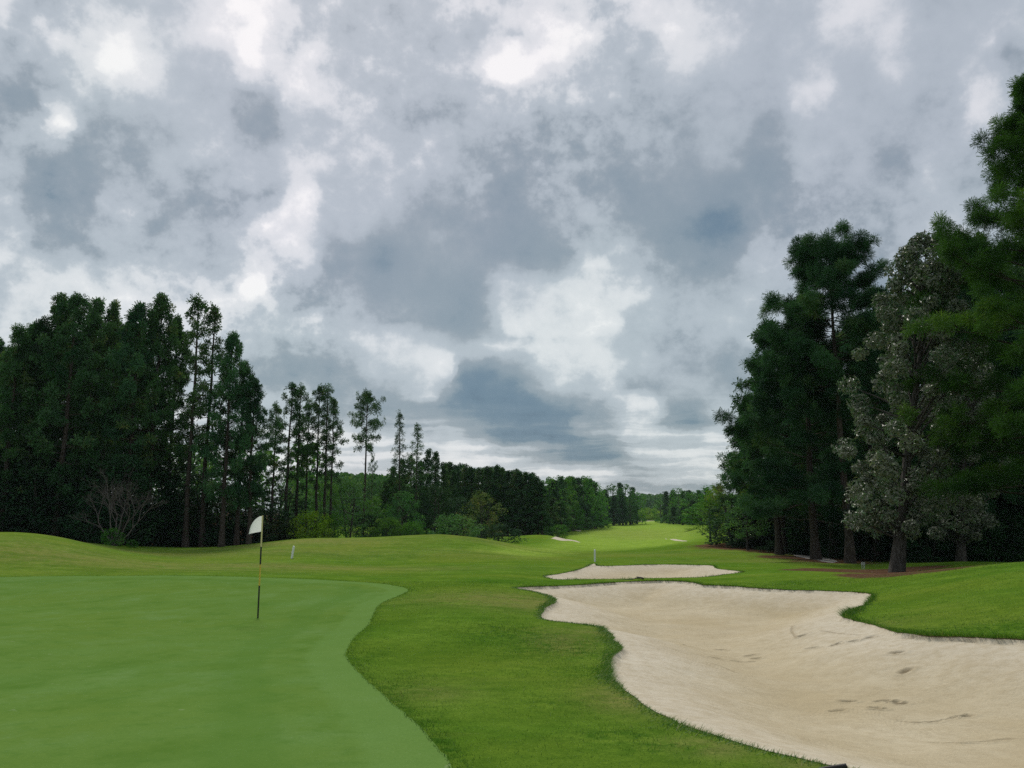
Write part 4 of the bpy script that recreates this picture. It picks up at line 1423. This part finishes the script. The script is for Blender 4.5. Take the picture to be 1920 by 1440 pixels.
# --- woods far beyond, one mass
def far_woods():
    rng = np.random.RandomState(9)
    P, N, S = [], [], []
    def band(px0, px1, d0, d1, top, n, leaf, rr):
        for i in range(n):
            px = rng.uniform(px0, px1)
            d = rng.uniform(d0, d1)
            x = ray(px, HORIZON)[0] * d
            zt_ = EYE + ray(px, top(px) + rng.uniform(0, 6))[1] * d
            g = tz(x, d)
            h = max(4.0, zt_ - g)
            k = 90
            s = rng.uniform(0, 1, k)
            az = rng.uniform(0, 6.28, k)
            r = rr * np.sqrt(np.maximum(0.03, 1 - (1.7 * s - 0.7) ** 2)) * rng.uniform(0.6, 1.05, k)
            P.append(np.stack([x + np.cos(az) * r, d + np.sin(az) * r, g + h * s], 1))
            N.append(np.stack([np.cos(az), np.sin(az), np.full(k, 0.7)], 1) + rng.normal(0, 0.5, (k, 3)))
            S.append(np.full(k, leaf) * rng.uniform(0.6, 1.2, k))
    band(1080, 1420, 520, 640, lambda p: 926 + (3 if p < 1200 else 0), 240, 2.0, 4.5)
    band(540, 760, 210, 270, lambda p: 884 + (p - 600) * 0.04, 170, 1.1, 3.2)
    band(-200, 600, 150, 200, lambda p: 830, 120, 1.1, 3.2)
    band(1400, 2100, 200, 300, lambda p: 905, 150, 1.2, 3.6)
    band(760, 1100, 300, 420, lambda p: 912, 140, 1.6, 4.0)
    return leaf_mesh('distant_woods', np.vstack(P), np.vstack(N), np.concatenate(S), M['far'], 10, 0.8)


tag(link('distant_woods', far_woods()), 'far green woodland along the skyline', 'woods', kind='stuff')

# --- young trees and yellow tree right of the fairway
yt = leafy_parts(220, 4.2, 1.55, 0.26, 44, 75, 0.13, 'leaf', cl=0.30, r0=0.10)
yt2 = leafy_parts(221, 5.2, 1.7, 0.24, 50, 75, 0.13, 'leaf_grey', cl=0.30, r0=0.09)
yt3 = leafy_parts(222, 6.5, 1.6, 0.10, 46, 60, 0.17, 'leaf_yellow', cl=0.34)
place_top(yt, 4.2, 1331, 938, 75, 'young_tree', 'young round green tree with thin trunk nearest the fairway', 'young tree', rot=1, wide=1.0)
place_top(yt2, 5.2, 1400, 922, 60, 'young_tree', 'young dull green tree with thin trunk in front of the right wood', 'young tree', rot=2, wide=0.95)
place_top(yt3, 6.5, 1342, 918, 98, 'yellow_tree', 'yellow green tree behind the two young trees', 'tree', rot=0, wide=0.9)
place_top(bush_tall[2], 6.5, 1372, 900, 88, 'edge_bush', 'rust tinged bushy tree behind the young trees', 'tree', rot=2, wide=1.2, names=('stems', 'foliage'))

# --- the wood on the right
def reach_left(k, s0, s1):
    return lambda az, s: 1 + (k * max(0.0, -math.cos(az)) if s0 < s < s1 else 0) - 0.15 * max(0, math.cos(az))


big1 = pine_parts(230, 13.5, 0.14, 3.7, 72, 7, 8, 0.36, 52, 'pine_cool', prof=lambda s: (1.05 - 0.75 * s ** 1.4), reach=reach_left(0.36, 0.05, 0.75), r0=0.20, lean=-0.01, dead=6, width=0.07, sides=12, ragged=(0.62, 1.10))
big2 = pine_parts(231, 16.5, 0.53, 3.7, 76, 7, 9, 0.34, 50, 'pine_cool', prof=lambda s: float(np.interp(s, [0, 0.3, 0.7, 0.9, 1], [0.75, 1.0, 0.95, 0.72, 0.35])), r0=0.20, dead=16, width=0.065, sides=12, ragged=(0.62, 1.10))
big3 = pine_parts(232, 18, 0.12, 5.2, 100, 8, 8, 0.34, 60, 'pine_bright', prof=lambda s: float(np.interp(s, [0, 0.3, 0.52, 0.7, 1], [0.8, 0.95, 0.8, 0.5, 0.12])), r0=0.3, dead=5, width=0.055, sides=10, ragged=(0.62, 1.10))
big4 = pine_parts(233, 15, 0.2, 3.4, 64, 7, 5, 0.42, 24, 'pine', r0=0.2, dead=10, width=0.14, sides=10, ragged=(0.62, 1.10))


def by_base(parts, H, px, py, d, top_py, name, label, cat, group=None, rot=0.0, wide=None, names=('trunk', 'crown')):
    x = ray(px, py)[0] * d
    g = tz(x, d)
    zt_ = EYE + ray(px, top_py)[1] * d
    s = (zt_ - g + 0.06) / H
    return plant(name, parts, x, d, label, cat, group, wide if wide else s, s, rot, names)


RW = 'tall pines at the front of the right wood'
by_base(big1, 13.5, 1530, 1049, 46, 575, 'pine_tree', 'broad dark pine reaching left over the young trees, left of the right hand trunks', 'pine tree', RW)
by_base(big2, 16.5, 1594, 1056, 43, 478, 'pine_tree', 'tall dark pine with round top and open branches left of the magnolia', 'pine tree', RW)
by_base(big3, 18, 2040, 1070, 29, 150, 'pine_tree', 'nearest bright green pine at the right edge of the photo', 'pine tree', RW)
by_base(big4, 15, 1470, 1040, 56, 610, 'pine_tree', 'pine filling the left shoulder of the right wood behind the broad dark pine', 'pine tree', RW, rot=1.2, wide=1.0)
by_base(big4, 15, 1415, 1030, 66, 745, 'pine_tree', 'lower pine at the left end of the right wood', 'pine tree', RW, rot=3.0, wide=0.85)
by_base(big1, 13.5, 1850, 1065, 47, 470, 'pine_tree', 'dark pine behind the magnolia on its right', 'pine tree', RW, rot=2.0, wide=1.0)


def magnolia():
    def prof(q):
        return np.interp(q, [0, 0.12, 0.25, 0.42, 0.6, 0.82, 1.0], [1.1, 1.7, 2.3, 2.75, 2.4, 1.6, 0.5])
    return leafy_parts(241, 13.2, 1.0, 0.12, 130, 230, 0.20, 'magnolia', 'bark_dark', prof=prof, cl=0.50, r0=0.23, aspect=0.42, up=0.35, lean=2.3)


mg = magnolia()
by_base(mg, 13.2, 1682, 1074, 33, 445, 'magnolia_tree', 'tall magnolia with glossy silvery brown leaves and thick dark trunk', 'tree', rot=0.0, wide=1.0)
o = plant('magnolia_tree', mg, ray(1800, 1060)[0] * 43, 43, 'darker magnolia standing in shade right of the thick dark trunk', 'tree', scale=0.95, sz=0.85, rot=0.5)
RD = 'dark pines deep in the right wood'
for i in range(24):
    px = 1440 + i * 26 + R_.uniform(-10, 10)
    d = R_.uniform(50, 72)
    top = np.interp(px, [1430, 1520, 1650, 1800, 2000], [720, 640, 560, 480, 400]) + R_.uniform(0, 70)
    place_top(full_pines[i % 5], 16, px, top, d, 'pine_tree', 'dark pine deep in the wood right of the bunkers', 'pine tree', RD, R_.uniform(0, 6.28), wide=R_.uniform(0.85, 1.1))
RU = 'dark undergrowth of the right wood'
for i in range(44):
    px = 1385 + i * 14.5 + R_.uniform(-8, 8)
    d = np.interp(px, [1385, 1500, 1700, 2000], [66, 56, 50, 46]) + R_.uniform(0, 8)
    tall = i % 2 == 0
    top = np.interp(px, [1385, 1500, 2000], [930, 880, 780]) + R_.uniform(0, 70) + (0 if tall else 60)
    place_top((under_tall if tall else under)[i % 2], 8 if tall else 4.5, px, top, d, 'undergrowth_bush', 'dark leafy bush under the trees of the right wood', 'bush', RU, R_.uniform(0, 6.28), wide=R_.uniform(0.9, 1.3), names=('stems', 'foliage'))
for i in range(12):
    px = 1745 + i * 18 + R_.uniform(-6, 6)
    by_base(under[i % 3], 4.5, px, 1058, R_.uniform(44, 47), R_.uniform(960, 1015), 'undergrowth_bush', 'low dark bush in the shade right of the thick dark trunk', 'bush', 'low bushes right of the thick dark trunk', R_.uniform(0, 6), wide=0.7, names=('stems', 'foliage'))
by_base(under[2], 4.5, 1560, 1052, 50, 990, 'low_bush', 'low dark bush between the two straight pine trunks', 'bush', rot=1, wide=0.55, names=('stems', 'foliage'))
by_base(under[1], 4.5, 1630, 1060, 47, 985, 'low_bush', 'low blue green bush left of the thick dark trunk', 'bush', rot=2, wide=0.6, names=('stems', 'foliage'))

# ------------------------------------------------------------------ small things
def lathe(profile, n=16):
    V_, F_ = [], []
    for (r, z) in profile:
        for k in range(n):
            a = 2 * math.pi * k / n
            V_.append((r * math.cos(a), r * math.sin(a), z))
    for i in range(len(profile) - 1):
        for k in range(n):
            a, b = i * n + k, i * n + (k + 1) % n
            F_.append((a, b, b + n, a + n))
    return np.array(V_), np.array(F_)


# flagstick
fx, fy = ground(483.5, 1157)
fz = tz(fx, fy) - 0.014
stick = bpy.data.objects.new('flagstick', None)
C.objects.link(stick)
stick.location = (fx, fy, fz)
tag(stick, 'black and yellow banded flagstick with a white flag on the putting green', 'flagstick')


def zat(py):
    return EYE + ray(483.5, py)[1] * fy - fz


marks = [(1157, 1098, 'black'), (1098, 1058, 'yellow'), (1058, 1025, 'black'), (1025, 966.5, 'cream')]
for i, (p0, p1, mt) in enumerate(marks):
    z0, z1 = zat(p0), zat(p1)
    if i == 0:
        z0 = -0.05
    r = 0.0165 if mt != 'cream' else 0.0150
    v, f = lathe([(0.001, z0), (r, z0), (r, z1 - 0.006), (r * 1.25, z1 - 0.006), (r * 1.25, z1), (0.001, z1)], 12)
    o = link('pole_band', mesh_np('pole_band', v, f, M[mt], None, False), stick)
    o['label'] = ['black bottom band of the pole', 'yellow band of the pole', 'black upper band of the pole', 'pale cream top band of the pole'][i]
# flag: cloth hanging to the left of the pole in a light breeze
nu, nv = 18, 14
fv = []
zt0, zt1 = zat(967.5), zat(996.5)
hh = zt0 - zt1
px2m = fy / F
for j in range(nv + 1):
    tv = j / nv
    for i in range(nu + 1):
        s = i / nu
        q = s * math.pi / 2
        top = np.array([-24 * math.sin(q) * px2m, 0, zt0 - 33 * (1 - math.cos(q)) ** 0.92 * px2m])
        bot = np.array([-24 * math.sin(q) * px2m, 0, zt1 - 4.8 * math.sin(q) * px2m])
        p = top * (1 - tv) + bot * tv
        p[0] -= 0.012
        p[1] = 0.035 * math.sin(s * 6.5 + tv * 1.3) * s + 0.10 * s * (1 - tv)
        fv.append(p)
fv = np.array(fv)
ff = []
for j in range(nv):
    for i in range(nu):
        a = j * (nu + 1) + i
        ff.append((a, a + 1, a + nu + 2, a + nu + 1))
link('flag', mesh_np('flag', fv, np.array(ff), M['flag'], None, True), stick)


# white stakes
def stake_mesh(r, h):
    v, f = lathe([(r * 0.8, -0.15), (r, 0), (r, h * 0.97), (r * 0.75, h), (0.001, h + 0.004)], 12)
    return mesh_np('white stake', v, f, M['white'], None, False)


sx, sy = ground(547, 1047)
h = 22.5 / F * sy
o = link('white_stake', stake_mesh(0.055, h))
o.location = (sx, sy, tz(sx, sy))
o.rotation_euler = (0, rad(8), 0)
tag(o, 'leaning white stake in the grass behind the flag', 'stake', 'white marker stakes')
sx, sy = ground(1116, 1053.5)
h = 22.0 / F * sy
o = link('white_stake', stake_mesh(0.05, h))
o.location = (sx, sy + 0.15, tz(sx, sy))
tag(o, 'upright white stake on the lip behind the far bunker', 'stake', 'white marker stakes')

# small white marker by the pines on the right
mk = bpy.data.objects.new('grass_marker', None)
C.objects.link(mk)
mx_, my_ = ray(1619, 1066)[0] * 37.5, 37.5
mk.location = (mx_, my_, tz(mx_, my_))
tag(mk, 'small white two legged marker sign in the grass near the pine straw', 'marker')


def box(x0, x1, y0, y1, z0, z1):
    v = np.array([(a, b, c) for a in (x0, x1) for b in (y0, y1) for c in (z0, z1)], float)
    f = np.array([(0, 1, 3, 2), (4, 6, 7, 5), (0, 4, 5, 1), (2, 3, 7, 6), (0, 2, 6, 4), (1, 5, 7, 3)])
    return v, f


ztop = EYE + ray(1619, 1054)[1] * my_ - mk.location.z
for (a, b) in ((-0.072, -0.045), (0.02, 0.06)):
    v, f = box(a, b, -0.012, 0.012, -0.1, ztop - 0.10)
    link('leg', mesh_np('leg', v, f, M['marker']), mk)
v, f = box(-0.085, 0.085, -0.016, 0.016, ztop - 0.13, ztop)
v[:, 0] *= np.where(v[:, 2] > ztop - 0.05, 0.85, 1.0)
link('plate', mesh_np('plate', v, f, M['marker']), mk)


# bunker rakes
def rake(x, y, z, yaw, label, s=1.0, roll=0.0):
    root = bpy.data.objects.new('bunker_rake', None)
    C.objects.link(root)
    root.location = (x, y, z)
    root.rotation_euler = (roll, 0, yaw)
    root.scale = (s, s, s)
    tag(root, label, 'rake', 'bunker rakes')
    v1, f1 = tubes([(np.array([(0, -0.24, 0.075), (0.03, -0.12, 0.08), (0.035, 0, 0.082), (0.03, 0.12, 0.08), (0, 0.24, 0.075)]), np.full(5, 0.017))], 8)
    head = link('head', mesh_np('head', v1, f1, M['rubber'], None, True), root)
    for k in range(11):
        yy = -0.235 + k * 0.047
        v, f = lathe([(0.001, -0.09), (0.006, -0.075), (0.011, 0.0), (0.001, 0.002)], 6)
        v = v + np.array([0.005 + 0.03 * (1 - (yy / 0.24) ** 2), yy, 0.075])
        link('tine', mesh_np('tine', v, f, M['rubber']), root)
    v, f = tubes([(np.array([(0.035, 0, 0.082), (-0.12, 0, 0.060), (-0.35, 0, 0.018), (-1.55, 0, 0.004)]), np.array([0.017, 0.014, 0.014, 0.014]))], 8)
    link('handle', mesh_np('handle', v, f, M['pole'], None, True), root)


rx, ry = ground(1524, 1449)
rake(rx, ry, tz(rx, ry) - 0.095, rad(90), 'dark rake head at the bottom edge of the photo beside the big bunker', 1.0, rad(-15))
rx, ry = ground(1200, 1086.5)
rake(rx, ry, tz(rx, ry) - 0.01, rad(20), 'dark rake lying on the grass strip between the two bunkers', 1.0)

# ------------------------------------------------------------------ the moist air
v, f = box(-1750, 1750, -1750, 1750, -20, 26)
m = bpy.data.materials.new('moist air')
m.use_nodes = True
t = NT(m.node_tree)
t.n.clear()
out = t.new('ShaderNodeOutputMaterial')
pv = t.new('ShaderNodeVolumePrincipled')
pv.inputs['Color'].default_value = (0.80, 0.92, 1.0, 1)
pv.inputs['Density'].default_value = 0.00011
t.l.new(pv.outputs[0], out.inputs['Volume'])
tag(link('haze', mesh_np('haze', v, f, m)), kind='stuff')
